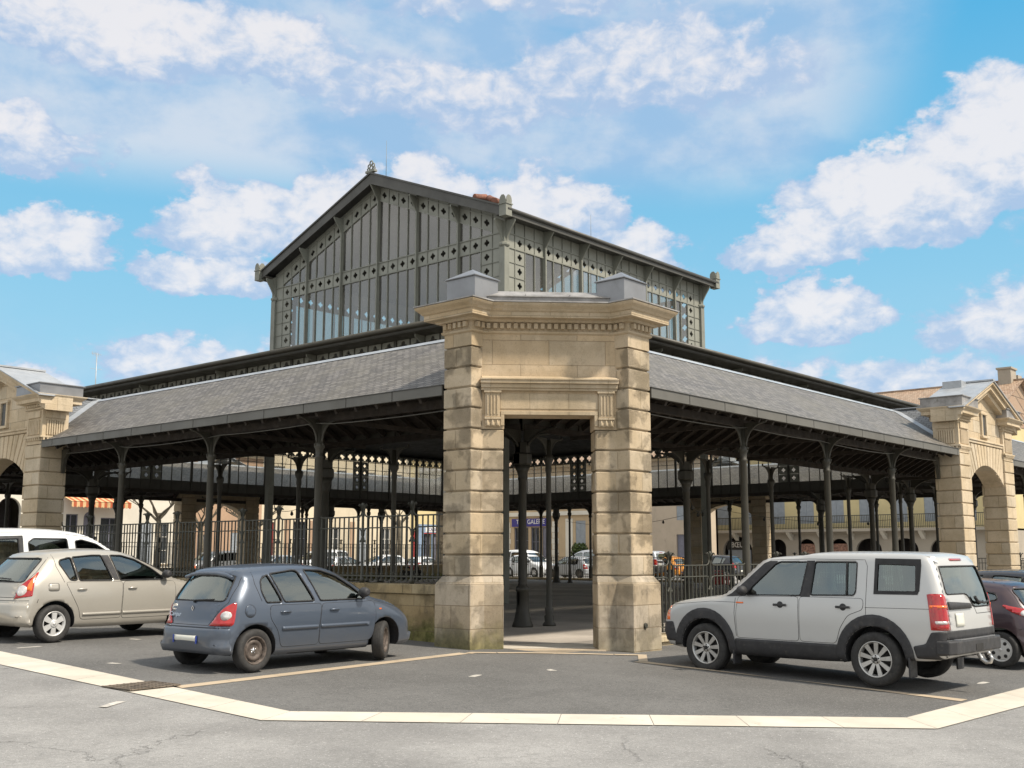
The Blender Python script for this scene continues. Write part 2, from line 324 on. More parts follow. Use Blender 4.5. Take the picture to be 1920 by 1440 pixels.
# ---------------------------------------------------------------- mesh builder
class MB:
    def __init__(s):
        s.v = []; s.f = []; s.uv = {}; s.mi = []; s.cur = 0; s.M = None; s.sm = []; s.smooth = False
    def vert(s, p):
        p = Vector(p)
        if s.M is not None: p = s.M @ p
        s.v.append(p); return len(s.v) - 1
    def face(s, idx, uv=None):
        if uv: s.uv[len(s.f)] = uv
        s.f.append(tuple(idx)); s.mi.append(s.cur); s.sm.append(s.smooth)
    def quad(s, a, b, c, d, uv=None):
        i = [s.vert(p) for p in (a, b, c, d)]; s.face(i, uv)
    def box(s, x0, x1, y0, y1, z0, z1):
        if x0 > x1: x0, x1 = x1, x0
        if y0 > y1: y0, y1 = y1, y0
        if z0 > z1: z0, z1 = z1, z0
        i = [s.vert(p) for p in ((x0, y0, z0), (x1, y0, z0), (x1, y1, z0), (x0, y1, z0), (x0, y0, z1), (x1, y0, z1), (x1, y1, z1), (x0, y1, z1))]
        for f in ((0, 3, 2, 1), (4, 5, 6, 7), (0, 1, 5, 4), (1, 2, 6, 5), (2, 3, 7, 6), (3, 0, 4, 7)): s.face([i[k] for k in f])
    def prism(s, poly, z0, z1, top=None):
        """poly ccw in xy; optional other polygon on top"""
        n = len(poly); top = top or poly
        a = [s.vert((p[0], p[1], z0)) for p in poly]; b = [s.vert((p[0], p[1], z1)) for p in top]
        s.face(a[::-1]); s.face(b)
        for k in range(n): s.face((a[k], a[(k + 1) % n], b[(k + 1) % n], b[k]))
    def extrude(s, poly3, vec):
        n = len(poly3); vec = Vector(vec)
        a = [s.vert(p) for p in poly3]; b = [s.vert(Vector(p) + vec) for p in poly3]
        s.face(a[::-1]); s.face(b)
        for k in range(n): s.face((a[k], a[(k + 1) % n], b[(k + 1) % n], b[k]))
    def bar(s, p0, p1, w, h, up=(0, 0, 1)):
        p0 = Vector(p0); p1 = Vector(p1); d = (p1 - p0).normalized(); up = Vector(up)
        r = d.cross(up)
        if r.length < 1e-4: r = d.cross(Vector((1, 0, 0)))
        r.normalize(); u = r.cross(d).normalized(); r *= w / 2; u *= h / 2
        s.extrude([p0 - r - u, p0 + r - u, p0 + r + u, p0 - r + u][::-1], p1 - p0)
    def tube(s, pts, r, n=8, cap=True):
        pts = [Vector(p) for p in pts]; rr = r if hasattr(r, '__len__') else [r] * len(pts)
        prev = None; rings = []; u = None
        for i, p in enumerate(pts):
            d = (pts[min(i + 1, len(pts) - 1)] - pts[max(i - 1, 0)]).normalized()
            if u is None:
                u = d.cross(Vector((0, 0, 1)))
                if u.length < 1e-3: u = d.cross(Vector((1, 0, 0)))
            u = (u - d * u.dot(d)).normalized(); v = d.cross(u)
            rings.append([s.vert(p + (u * math.cos(2 * PI * k / n) + v * math.sin(2 * PI * k / n)) * rr[i]) for k in range(n)])
        old = s.smooth; s.smooth = True
        for a, b in zip(rings, rings[1:]):
            for k in range(n): s.face((a[k], a[(k + 1) % n], b[(k + 1) % n], b[k]))
        s.smooth = old
        if cap: s.face(rings[0][::-1]); s.face(rings[-1])
    def lathe(s, prof, c=(0, 0, 0), n=14, axis='z', smooth=True, caps=True):
        c = Vector(c); rings = []
        def pt(r, h, a):
            x, y = r * math.cos(a), r * math.sin(a)
            return c + (Vector((x, y, h)) if axis == 'z' else Vector((x, h, y)) if axis == 'y' else Vector((h, x, y)))
        for r, h in prof: rings.append([s.vert(pt(max(r, .0005), h, 2 * PI * (k + .5) / n)) for k in range(n)])
        old = s.smooth; s.smooth = smooth
        for a, b in zip(rings, rings[1:]):
            for k in range(n):
                f = (a[k], a[(k + 1) % n], b[(k + 1) % n], b[k])
                s.face(f if axis != 'y' else f[::-1])
        s.smooth = old
        if not caps: return
        f0, f1 = rings[0][::-1], rings[-1]
        s.face(f0 if axis != 'y' else f0[::-1]); s.face(f1 if axis != 'y' else f1[::-1])
    def build(s, name, mat, parent=None, label=None, cat=None, group=None, kind=None, bevel=0, seg=1, loc=None, rot=None):
        me = bpy.data.meshes.new(name)
        me.from_pydata([tuple(v) for v in s.v], [], s.f)
        mats = mat if isinstance(mat, (list, tuple)) else [mat]
        for m in mats: me.materials.append(MATS[m] if isinstance(m, str) else m)
        if len(mats) > 1: me.polygons.foreach_set('material_index', s.mi)
        me.polygons.foreach_set('use_smooth', s.sm)
        if s.uv:
            L = me.uv_layers.new(name='UVMap')
            for fi, uvs in s.uv.items():
                p = me.polygons[fi]
                for k, li in enumerate(p.loop_indices): L.data[li].uv = uvs[k]
        me.update()
        o = bpy.data.objects.new(name, me); COL.objects.link(o)
        if bevel:
            b = o.modifiers.new('bevel', 'BEVEL'); b.width = bevel; b.segments = seg; b.limit_method = 'ANGLE'; b.angle_limit = RAD(35)
        if parent is not None: o.parent = parent
        if loc is not None: o.location = loc
        if rot is not None: o.rotation_euler = rot
        tag(o, label, cat, group, kind)
        return o
def tag(o, label=None, cat=None, group=None, kind=None):
    if label: o['label'] = label
    if cat: o['category'] = cat
    if group: o['group'] = group
    if kind: o['kind'] = kind
    return o
def thing(name, label, cat, loc=(0, 0, 0), rotz=0, group=None):
    o = bpy.data.objects.new(name, None); COL.objects.link(o); o.empty_display_size = .3
    o.location = loc; o.rotation_euler = (0, 0, rotz)
    return tag(o, label, cat, group)
def copy_tree(o, parent=None):
    c = o.copy(); COL.objects.link(c)
    if parent is not None: c.parent = parent
    for ch in list(o.children): copy_tree(ch, c)
    return c
def text_obj(txt, name, mat, parent, size, loc, rot, extrude=.004, align='CENTER', scale=(1, 1, 1)):
    cu = bpy.data.curves.new(name, 'FONT'); cu.body = txt; cu.size = size; cu.extrude = extrude; cu.align_x = align; cu.align_y = 'CENTER'
    tmp = bpy.data.objects.new(name + '_tmp', cu); COL.objects.link(tmp)
    dg = bpy.context.evaluated_depsgraph_get(); dg.update()
    me = bpy.data.meshes.new_from_object(tmp.evaluated_get(dg)); bpy.data.objects.remove(tmp)
    me.materials.clear(); me.materials.append(MATS[mat])
    o = bpy.data.objects.new(name, me); COL.objects.link(o); o.parent = parent; o.location = loc; o.rotation_euler = rot; o.scale = scale
    return o
def arc(c, r, a0, a1, n, plane='xz'):
    out_ = []
    for k in range(n + 1):
        a = RAD(a0 + (a1 - a0) * k / n); x, z = c[0] + r * math.cos(a), c[1] + r * math.sin(a)
        out_.append((x, z))
    return out_

# ---------------------------------------------------------------- ground
def Rc(x, y): return (x - CAM.x) * RH.x + (y - CAM.y) * RH.y
def Fc(x, y): return (x - CAM.x) * FH.x + (y - CAM.y) * FH.y
def gz(x, y):
    F = Fc(x, y); R = max(-24, min(24, Rc(x, y)))
    return -0.023 * (R - 0.7) * max(0, min(1, (64 - F) / 14)) + 0.015 * min(F - 20, 0)
def sheet(name, xs, ys, mat, dz, planes=(), kind='structure', hole=None, label=None):
    m = MB(); idx = {}
    for i, x in enumerate(xs):
        for j, y in enumerate(ys):
            z = gz(x, y) + dz
            if hole and hole(x, y): z = min(z, -.35)
            idx[i, j] = m.vert((x, y, z))
    for i in range(len(xs) - 1):
        for j in range(len(ys) - 1): m.face((idx[i, j], idx[i + 1, j], idx[i + 1, j + 1], idx[i, j + 1]))
    o = m.build(name, mat, kind=kind, label=label)
    if planes:
        bm = bmesh.new(); bm.from_mesh(o.data)
        for (p, n) in planes:
            bmesh.ops.bisect_plane(bm, geom=bm.verts[:] + bm.edges[:] + bm.faces[:], plane_co=(p[0], p[1], 0), plane_no=(n[0], n[1], 0), clear_outer=True)
        bm.to_mesh(o.data); bm.free()
    return o
def frange(a, b, s):
    n = max(1, int(round((b - a) / s))); return [a + (b - a) * k / n for k in range(n + 1)]
HE = 40.9          # hall runs from 0 to HE on both axes
gx = [-400, -150, -70, -40] + frange(-30, 0, 1.0) + [.25] + frange(1, HE - 1, 3.3) + [HE - .25, HE] + frange(HE + 1, 72, 2) + [90, 130, 200, 420]
sheet('ground', gx, gx, 'asphalt_light', 0, hole=lambda x, y: .2 < x < HE - .2 and .2 < y < HE - .2)
# car park asphalt inside the cream stone band (convex wedge)
A0, A1, A2, A3 = Vector((-6.99, 5.55)), Vector((-7.22, -2.05)), Vector((-2.17, -6.96)), Vector((1.94, -7.05))
d01 = (A0 - A1).normalized(); d23 = (A3 - A2).normalized()
AL = A1 + d01 * 45; AR = A2 + d23 * 45
B1, B2 = Vector((-7.81, -2.32)), Vector((-2.67, -7.50))
BL = B1 + (Vector((-7.74, 3.89)) - B1).normalized() * 45; BR = B2 + (Vector((-.04, -7.62)) - B2).normalized() * 45
def outn(a, b, inside):
    t = (b - a); n = Vector((t.y, -t.x)).normalized()
    return n if (inside - a).dot(n) < 0 else -n
pls = [(A1, outn(A1, AL, Vector((0, 0)))), (A1, outn(A1, A2, Vector((0, 0)))), (A2, outn(A2, AR, Vector((0, 0))))]
sheet('car_park', frange(-8, 40, .5), frange(-9, 40, .5), 'asphalt_dark', .004, pls + [((-.02, 0), (1, 0))])
sheet('car_park', frange(-.02, 40, .5), frange(-9, -.02, .5), 'asphalt_dark', .0045, [pls[2], pls[1]])
def band(name, a0, a1, b0, b1, mat, dz, step, z2=.003):
    """row of flush paving slabs between edge a and edge b with open joints"""
    m = MB(); L = (a1 - a0).length; n = max(1, int(L / step)); g = .0035 / L; rg = random.Random(int(L * 100))
    for k in range(n):
        t0, t1 = k / n + g, (k + 1) / n - g; rv = rg.random()
        sub = 2
        for q in range(sub):
            s0 = t0 + (t1 - t0) * q / sub; s1 = t0 + (t1 - t0) * (q + 1) / sub
            P = [a0.lerp(a1, s0), a0.lerp(a1, s1), b0.lerp(b1, s1), b0.lerp(b1, s0)]
            c = [(p.x, p.y, gz(p.x, p.y) + dz) for p in P]
            m.quad(*c, uv=[(rv, rv)] * 4)
    return m.build(name, mat, kind='structure')
band('stone_band', A1, AL, B1, BL, 'paving_cream', .009, 1.02)
band('stone_band', A2, A1, B2, B1, 'paving_cream', .0095, 1.0)
band('stone_band', A2, AR, B2, BR, 'paving_cream', .0100, 1.05)
def vec(*a): return Vector(a)
band('bay_line', vec(-7.10, .47), vec(-1.25, 1.06), vec(-7.12, .25), vec(-1.25, .84), 'paving_tan', .010, .75)
band('bay_line', vec(.02, -1.62), vec(-.03, -6.93), vec(.26, -1.62), vec(-.27, -6.93), 'paving_tan', .011, .75)
# thin stone edging that follows the gateway foot
gp = [vec(-1.25, .95), vec(-1.02, 1.0), vec(-.72, .70), vec(-.30, .40), vec(.42, -.33), vec(.72, -.72), vec(1.02, -1.02), vec(.14, -1.64)]
for a, b in zip(gp, gp[1:]):
    n = outn(a, b, vec(5, 5)) * .15
    band('edging', a, b, a + n, b + n, 'paving_tan', .012 + .0005 * gp.index(a), .6)
mk = MB()
for (x, y, a, l) in ((-6.36, 5.9, 5, .45), (-6.44, 3.14, 95, .32), (-4.31, 6.17, 95, .3), (2.01, -6.45, 175, .32), (-3.3, -1.2, 20, .30), (-1.9, -1.45, 60, .25), (-8.4, -.35, 35, .5)):
    M = Matrix.Translation((x, y, gz(x, y) + .006)) @ Matrix.Rotation(RAD(a), 4, 'Z'); mk.M = M
    mk.quad((-l / 2, -.06, 0), (l / 2, -.05, 0), (l / 2.1, .06, 0), (-l / 2.2, .05, 0))
mk.build('road_marking', 'paint_worn_white', kind='structure')
# drain grate set in the band
dg_ = thing('drain_grate', 'dark iron drain grate set in the cream stone band', 'drain', (-7.42, .69, gz(-7.42, .69)), RAD(3))
m = MB(); m.box(-.36, .36, -.31, .31, .0105, .013)
m.build('pit', 'pit_dark', dg_)
m = MB()
for k in range(9): m.box(-.35, .35, -.31 + k * .075, -.288 + k * .075, .0135, .026)
for k in range(8): m.box(-.36 + k * .100, -.34 + k * .100, -.31, .31, .0135, .029)
m.build('grating', 'grate_iron', dg_)
# floor of the hall
sheet_o = MB()
ch = 1.5
sheet_o.prism([(ch + .1, -.1), (HE - ch, -.1), (HE + .1, ch), (HE + .1, HE + .1), (-.1, HE + .1), (-.1, ch + .1)], -.6, 0.0)
sheet_o.build('hall_floor', 'hall_floor', kind='structure')
th = MB(); th.prism([(-.05, 1.32), (-.30, 1.08), (1.08, -.30), (1.32, -.05)], -.4, .004)
th.build('threshold', 'paving_tan', kind='structure')
th = MB(); th.prism([(.6, 2.1), (-.02, 1.42), (1.42, -.02), (2.1, .6)], -.4, .006)
th.build('threshold', 'paving_cream', kind='structure')

# ================================================================ MARKET HALL
hall = thing('market_hall', 'iron and slate covered market hall with a glazed gabled lantern rising from its middle', 'market hall')
CX, CY = 20.45, 20.45
EZ, RZ, RX = 4.77, 6.42, 2.25          # eave edge, ridge height, ridge distance
IN = 4.85                              # inner column row / upper clerestory wall
GL, GR = 20.2, 21.1                    # centre of the side gateways on the left and on the right front
def ring_pt(side, t, x, z):
    """side 0: x=const near (left front), 1: y=const near (right front), 2: far x, 3: far y. t runs along the side, x is depth from the edge"""
    if side == 0: return (x, t, z)
    if side == 1: return (t, x, z)
    if side == 2: return (HE - x, t, z)
    return (t, HE - x, z)
CUT = [((1.52 / 2, 1.52 / 2), (-1, -1)), ((HE - .76, .76), (1, -1)), ((HE - .76, HE - .76), (1, 1)), ((.76, HE - .76), (-1, 1))]
def cut_corners(o):
    bm = bmesh.new(); bm.from_mesh(o.data)
    for (p, n) in CUT:
        bmesh.ops.bisect_plane(bm, geom=bm.verts[:] + bm.edges[:] + bm.faces[:], plane_co=(p[0], p[1], 0), plane_no=(n[0], n[1], 0), clear_outer=True)
    bm.to_mesh(o.data); bm.free()
    return o
def gate_c(s_): return (GL, GR, GL, GR)[s_]
def cut_gate(o, s_, depth=.06):
    c = gate_c(s_)
    bm = bmesh.new(); bm.from_mesh(o.data)
    ax = 1 if s_ in (0, 2) else 0; dax = 1 - ax; far = s_ > 1
    for (a, v) in ((ax, c - 2.45), (ax, c + 2.45), (dax, HE - depth if far else depth)):
        no = [0, 0, 0]; no[a] = 1; co = [0, 0, 0]; co[a] = v
        bmesh.ops.bisect_plane(bm, geom=bm.verts[:] + bm.edges[:] + bm.faces[:], plane_co=co, plane_no=no)
    dead = []
    for f in bm.faces:
        p = f.calc_center_median(); dd = (HE - p[dax]) if far else p[dax]
        if abs(p[ax] - c) < 2.45 and dd < depth: dead.append(f)
    bmesh.ops.delete(bm, geom=dead, context='FACES')
    bm.to_mesh(o.data); bm.free(); return o
def slope(m, side, xa, za, xb, zb, uvk=True):
    """mitred roof slope from depth xa to xb"""
    L = math.hypot(xb - xa, zb - za)
    N = 8
    for k in range(N):
        ta0 = xa + (HE - 2 * xa) * k / N; ta1 = xa + (HE - 2 * xa) * (k + 1) / N
        tb0 = xb + (HE - 2 * xb) * k / N; tb1 = xb + (HE - 2 * xb) * (k + 1) / N
        m.quad(ring_pt(side, ta0, xa, za), ring_pt(side, ta1, xa, za), ring_pt(side, tb1, xb, zb), ring_pt(side, tb0, xb, zb), uv=[(ta0, 0), (ta1, 0), (tb1, L), (tb0, L)])
for s_ in range(4):
    m = MB(); slope(m, s_, -.66, EZ, RX, RZ)
    cut_gate(cut_corners(m.build('slate_slope', 'slate', hall)), s_)
    m = MB(); slope(m, s_, RX, RZ, IN + .0, 5.02)
    cut_corners(m.build('slate_slope', 'slate', hall))
for s_ in range(4):
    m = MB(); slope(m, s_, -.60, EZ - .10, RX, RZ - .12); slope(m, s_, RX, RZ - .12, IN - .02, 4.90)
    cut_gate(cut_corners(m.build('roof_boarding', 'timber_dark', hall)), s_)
# zinc ridge capping
m = MB()
for s_ in range(4):
    for (xa, za, xb, zb) in ((RX - .13, RZ - .055, RX, RZ + .035), (RX, RZ + .035, RX + .13, RZ - .055)): slope(m, s_, xa, za, xb, zb)
m.build('ridge_capping', 'zinc_light', hall)
# fascia boards of the gutter, separate sheets
for s_ in range(4):
    m = MB(); t = 2.10; step = 1.344
    ln = HE - 2 * 2.10; n = int(ln / step); step = ln / n
    for k in range(n):
        a, b = t + k * step + .011, t + (k + 1) * step - .011
        gc = gate_c(s_)
        if b > gc - 2.45 and a < gc + 2.45:
            if a < gc - 2.55: b = gc - 2.45
            elif b > gc + 2.55: a = gc + 2.45
            else: continue
        p0, p1 = ring_pt(s_, a, -.68, 4.60), ring_pt(s_, b, -.64, 4.785)
        m.box(p0[0], p1[0], p0[1], p1[1], p0[2], p1[2])
    m.build('gutter_fascia', 'fascia_metal', hall)
    for (a, b) in ((2.10, gate_c(s_) - 2.45), (gate_c(s_) + 2.45, HE - 2.10)):
        m = MB()
        p0, p1 = ring_pt(s_, a, -.635, 4.615), ring_pt(s_, b, -.52, 4.70); m.box(p0[0], p1[0], p0[1], p1[1], p0[2], p1[2])
        p0, p1 = ring_pt(s_, a, -.70, 4.787), ring_pt(s_, b, -.60, 4.80); m.box(p0[0], p1[0], p0[1], p1[1], p0[2], p1[2])
        m.build('gutter', 'verge_dark', hall)
# rafters and purlins
m = MB()
for s_ in range(4):
    t = 2.2
    while t < HE - 2.1:
        xs_ = -.55 if abs(t - gate_c(s_)) > 2.5 else .1
        m.bar(ring_pt(s_, t, xs_, EZ - .19 + (xs_ + .55) * .576), ring_pt(s_, t, RX, RZ - .21), .07, .13)
        if 4.9 < t < HE - 4.9: m.bar(ring_pt(s_, t, RX, RZ - .21), ring_pt(s_, t, IN - .05, 4.82), .07, .13)
        t += .62
    for (x, z) in ((.9, 5.33), (3.6, 5.38)): m.bar(ring_pt(s_, 3.2, x, z), ring_pt(s_, HE - 3.2, x, z), .10, .16)
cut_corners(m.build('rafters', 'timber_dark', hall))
# longitudinal iron beams and tie rods
outL = [6.45, 10.47, 14.50]; outL = outL + [40.4 - y for y in outL[::-1]]
outR = [6.73, 10.93, 15.04]; outR = outR + [42.2 - y for y in outR[::-1]]
m = MB()
for s_ in range(4):
    m.bar(ring_pt(s_, 2.2, 0, 4.56), ring_pt(s_, HE - 2.2, 0, 4.56), .10, .16)
    m.bar(ring_pt(s_, IN, IN, 4.68), ring_pt(s_, HE - IN, IN, 4.68), .14, .16)
    for t in (outR if s_ in (1, 3) else outL): m.bar(ring_pt(s_, t, .05, 4.55), ring_pt(s_, t, IN, 4.55), .05, .10)
cut_corners(m.build('iron_beams', 'timber_dark', hall))  # iron takes the darker timber colour to deepen the shade under the fascia

# ---- cross gables of slate behind the side gateways
def cross_gable(side, c):
    for sg in (-1, 1):
        lo = c + sg * 2.45
        P = [ring_pt(side, lo, -.62, EZ + .02), ring_pt(side, c, RX + .02, RZ + .03), ring_pt(side, c, -.30, RZ + .03), ring_pt(side, lo, -.30, EZ + .02)]
        m = MB(); m.face([m.vert(p) for p in P], uv=[(0, 0), (2.9, 2.95), (.3, 2.95), (.3, 0)])
        m.build('slate_slope', 'slate_blue', hall)
    m = MB()
    for sg in (-1, 1):
        lo = c + sg * 2.45
        a = Vector(ring_pt(side, lo, -.64, EZ + .05)); b = Vector(ring_pt(side, c, RX, RZ + .06))
        m.bar(a, b, .26, .02)
    m.bar(ring_pt(side, c, -.3, RZ + .05), ring_pt(side, c, RX + .1, RZ + .05), .22, .03)
    m.build('valley_flashing', 'zinc_light', hall)
for s_ in range(4): cross_gable(s_, (GL, GR, GL, GR)[s_])

# ---- glazed screens
MOD = 13.3 / 24
def qhole(half, n=28, kq=1.0):
    dlt, rho = half * .30 * kq, half * .235 * kq
    out_ = []
    for k in range(n):
        a = 2 * PI * (k + .5) / n; best = dlt * .5
        for q in range(4):
            cx, cy = dlt * math.cos(q * PI / 2), dlt * math.sin(q * PI / 2)
            ca, sa = math.cos(a), math.sin(a); b = cx * ca + cy * sa; disc = b * b - (cx * cx + cy * cy - rho * rho)
            if disc > 0: best = max(best, b + math.sqrt(disc))
        out_.append((best * math.cos(a), best * math.sin(a)))
    return out_
def qpanel(m, x0, x1, z0, z1, y=0.0, th=.03, shear=0.0, kq=1.0):
    hx, hz = (x1 - x0) / 2, (z1 - z0) / 2; cx, cz = (x0 + x1) / 2, (z0 + z1) / 2
    H = qhole(min(hx, hz), kq=kq); n = len(H); O = []
    for (a, b) in H:
        k = min(hx / abs(a) if abs(a) > 1e-6 else 9e9, hz / abs(b) if abs(b) > 1e-6 else 9e9)
        O.append((a * k, b * k))
    def P(p, yy): return (cx + p[0], yy, cz + p[1] + shear * p[0])
    hi = [m.vert(P(p, y)) for p in H]; oi = [m.vert(P(p, y)) for p in O]; hb = [m.vert(P(p, y + th)) for p in H]
    for k in range(n):
        j = (k + 1) % n
        m.face((oi[k], oi[j], hi[j], hi[k])); m.face((hi[k], hi[j], hb[j], hb[k]))
def frame_mat(o, t, n):
    return Matrix(((t[0], -n[0], 0, o[0]), (t[1], -n[1], 0, o[1]), (0, 0, 1, o[2]), (0, 0, 0, 1)))
def bracket_poly(m, x, z0, z1, out_, w=.06, y0=0.0):
    """curved console on a wall plane (local coords: y<0 is outside)"""
    pts = [(y0, z0), (y0, z1), (y0 - out_, z1), (y0 - out_, z1 - .07)]
    for k in range(1, 8):
        a = k / 8.0; pts.append((y0 - out_ * (1 - a) ** 1.9 - .03 * math.sin(a * PI), z1 - .07 - (z1 - .07 - z0) * (a ** .85)))
    m.extrude([(x - w / 2, y, z) for (y, z) in pts], (w, 0, 0))
# pavilion (lantern)
PX0, PX1, PY0, PY1 = 13.6, 26.9, 13.14, 26.44
PB, PBAND, PBT = 8.6, 12.57, 13.10
WL = 13.3; PRZ = 16.62; SL = (16.62 - 13.72) / (13.3 / 2 + .5)
def roof_z(u): return PRZ - SL * abs(u - WL / 2)
def pav_face(o, t, n, gable):
    M = frame_mat(o, t, n)
    wall = MB(); wall.M = M
    # frame: posts, mullions, rails
    for k in range(25):
        x = k * MOD; top = roof_z(x) - .30 if gable else 13.62
        main = k % 4 == 0
        ww = .095 if main else .028; dd = .09 if main else .045
        if k in (0, 24): continue
        wall.box(x - ww / 2, x + ww / 2, -dd, .02, PB, top)
        if main: wall.box(x - .035, x + .035, -.13, -.10, PB, top)
    for z in (PBAND, PBT): wall.box(.1, WL - .1, -.055, .02, z - .02, z + .02)
    for c in (0, WL):
        s_ = 1 if c == 0 else -1
        z = PBAND - .53 * 7
        while z < PBAND:
            wall.box(c + s_ * .12, c + s_ * 2 * MOD, -.045, .02, z - .014, z + .014); z += .53
    if not gable: wall.box(.1, WL - .1, -.06, .03, 13.58, 13.66)
    W_ = wall.build('glazed_wall', 'iron_grey', hall)
    q = MB(); q.M = M; pl = MB(); pl.M = M; g = MB(); g.M = M
    def gq(x0, x1, za, zb, zc, zd):      # glass quad, bottoms za,zb tops zc(x1),zd(x0)
        if min(zc - zb, zd - za) > .02: g.quad((x0, .0, za), (x1, .0, zb), (x1, .0, zc), (x0, .0, zd))
    for k in range(24):
        x0, x1 = k * MOD + .02, (k + 1) * MOD - .02; xm = (x0 + x1) / 2
        j = min(k, 23 - k)
        if j == 0: pl.box(x0, x1, -.02, .02, PB, PBT); 
        elif j == 1:
            z = PBAND - .53 * 7
            while z < PBAND - .01: qpanel(q, x0, x1, z + .02, z + .51, -.02); z += .53
            qpanel(q, x0, x1, PBAND + .02, PBT - .02, -.02)
        else:
            gq(x0, x1, PB, PB, PBAND, PBAND); qpanel(q, x0, x1, PBAND + .02, PBT - .02, -.02)
        if not gable: pl.box(x0, x1, -.015, .02, PBT + .02, 13.58)
        else:
            sh = SL if xm < WL / 2 else -SL
            zc_ = roof_z(xm) - .66        # centre of sloping band
            if zc_ - .27 > PBT - .02 or j >= 2:
                if zc_ - .26 > PBT + .02:
                    qpanel(q, x0, x1, zc_ - .25, zc_ + .25, -.02, shear=sh)
                    gq(x0, x1, PBT, PBT, roof_z(x1) - .95, roof_z(x0) - .95)
                    for dz in (-.27, .27):
                        q.extrude([(x0 - .02, -.05, roof_z(x0 - .02) - .66 + dz - .02), (x1 + .02, -.05, roof_z(x1 + .02) - .66 + dz - .02), (x1 + .02, -.05, roof_z(x1 + .02) - .66 + dz + .02), (x0 - .02, -.05, roof_z(x0 - .02) - .66 + dz + .02)], (0, .05, 0))
                else: pl.extrude([(x0, -.02, PBT), (x1, -.02, PBT), (x1, -.02, max(PBT + .02, roof_z(x1) - .39)), (x0, -.02, max(PBT + .02, roof_z(x0) - .39))], (0, .03, 0))
            else: pl.extrude([(x0, -.02, PBT), (x1, -.02, PBT), (x1, -.02, max(PBT + .02, roof_z(x1) - .39)), (x0, -.02, max(PBT + .02, roof_z(x0) - .39))], (0, .03, 0))
            q.extrude([(x0 - .02, -.02, roof_z(x0) - .40), (x1 + .02, -.02, roof_z(x1) - .40), (x1 + .02, -.02, roof_z(x1) - .2), (x0 - .02, -.02, roof_z(x0) - .2)], (0, .03, 0))
    q.build('quatrefoil_frieze', 'iron_panel', W_); pl.build('plain_panels', 'iron_panel', W_); g.build('glass', 'clerestory_glass', W_)
    for k in range(0, 25, 4):
        x = k * MOD
        if k in (0, 24): continue
        b = MB(); b.M = M
        zt = (roof_z(x) - .36) if gable else 13.56
        bracket_poly(b, x, zt - .75, zt, .42, .042, -.09)
        b.build('bracket', 'iron_grey', W_)
pav_face((PX0, PY1, 0), (0, -1), (-1, 0), True)
pav_face((PX0, PY0, 0), (1, 0), (0, -1), False)
pav_face((PX1, PY0, 0), (0, 1), (1, 0), True)
pav_face((PX1, PY1, 0), (-1, 0), (0, 1), False)
for (x, y, ax, ay) in ((PX0, PY0, -1, -1), (PX0, PY1, -1, 1), (PX1, PY0, 1, -1), (PX1, PY1, 1, 1)):
    m = MB(); m.box(x - .13, x + .13, y - .13, y + .13, 0, 12.55)
    m.lathe([(.17, 12.55), (.21, 12.60), (.21, 12.66), (.17, 12.70)], (x, y, 0), 8, smooth=False)
    m.box(x - .11, x + .11, y - .11, y + .11, 12.70, 13.6)
    c = m.build('corner_post', 'iron_grey', hall)
    for (dx_, dy_) in ((ax, 0), (0, ay)):
        b = MB(); nn = (dx_, dy_); tt = (-nn[1], nn[0]) if True else None
        b.M = Matrix(((-nn[1], -nn[0], 0, x + dx_ * .10), (nn[0], -nn[1], 0, y + dy_ * .10), (0, 0, 1, 0), (0, 0, 0, 1)))
        bracket_poly(b, 0, 12.68, 13.5, .42, .07, 0); b.build('bracket', 'iron_grey', c)
# pavilion roof
OV = .5
m = MB()
x0, x1 = PX0 - OV, PX1 + OV; ym = (PY0 + PY1) / 2; ze = PRZ - SL * (WL / 2 + OV)
for sg in (-1, 1):
    ye = ym + sg * (WL / 2 + OV)
    a, b, c, d_ = (x0, ye, ze), (x1, ye, ze), (x1, ym, PRZ), (x0, ym, PRZ)
    m.extrude([a, b, c, d_] if sg < 0 else [a, d_, c, b], (0, 0, .07))
m.build('lantern_roof', 'roof_lead', hall)
for xx in (x0 - .03, x1 - .02):
    m = MB()
    for sg in (-1, 1):
        ye = ym + sg * (WL / 2 + OV + .02)
        m.extrude([(xx, ye, ze - .26), (xx, ym, PRZ - .36), (xx, ym, PRZ + .10), (xx, ye, ze + .10)], (.05, 0, 0))
        m.extrude([(xx - .05, ye, ze + .06), (xx - .05, ym, PRZ + .06), (xx - .05, ym, PRZ + .13), (xx - .05, ye, ze + .13)], (.14, 0, 0))
    m.build('verge_board', 'verge_dark', hall)
for sg in (-1, 1):
    m = MB(); ye = ym + sg * (WL / 2 + OV + .03)
    m.box(x0, x1, ye - .04, ye + .04, ze - .22, ze + .02)
    m.tube([(x0 - .05, ye + sg * .07, ze + .0), (x1 + .05, ye + sg * .07, ze + .0)], .075, 10)
    m.box(x0, x1, min(ye, ye - sg * .5), max(ye, ye - sg * .5), ze - .14, ze - .11)
    m.build('eaves_gutter', 'verge_dark', hall)
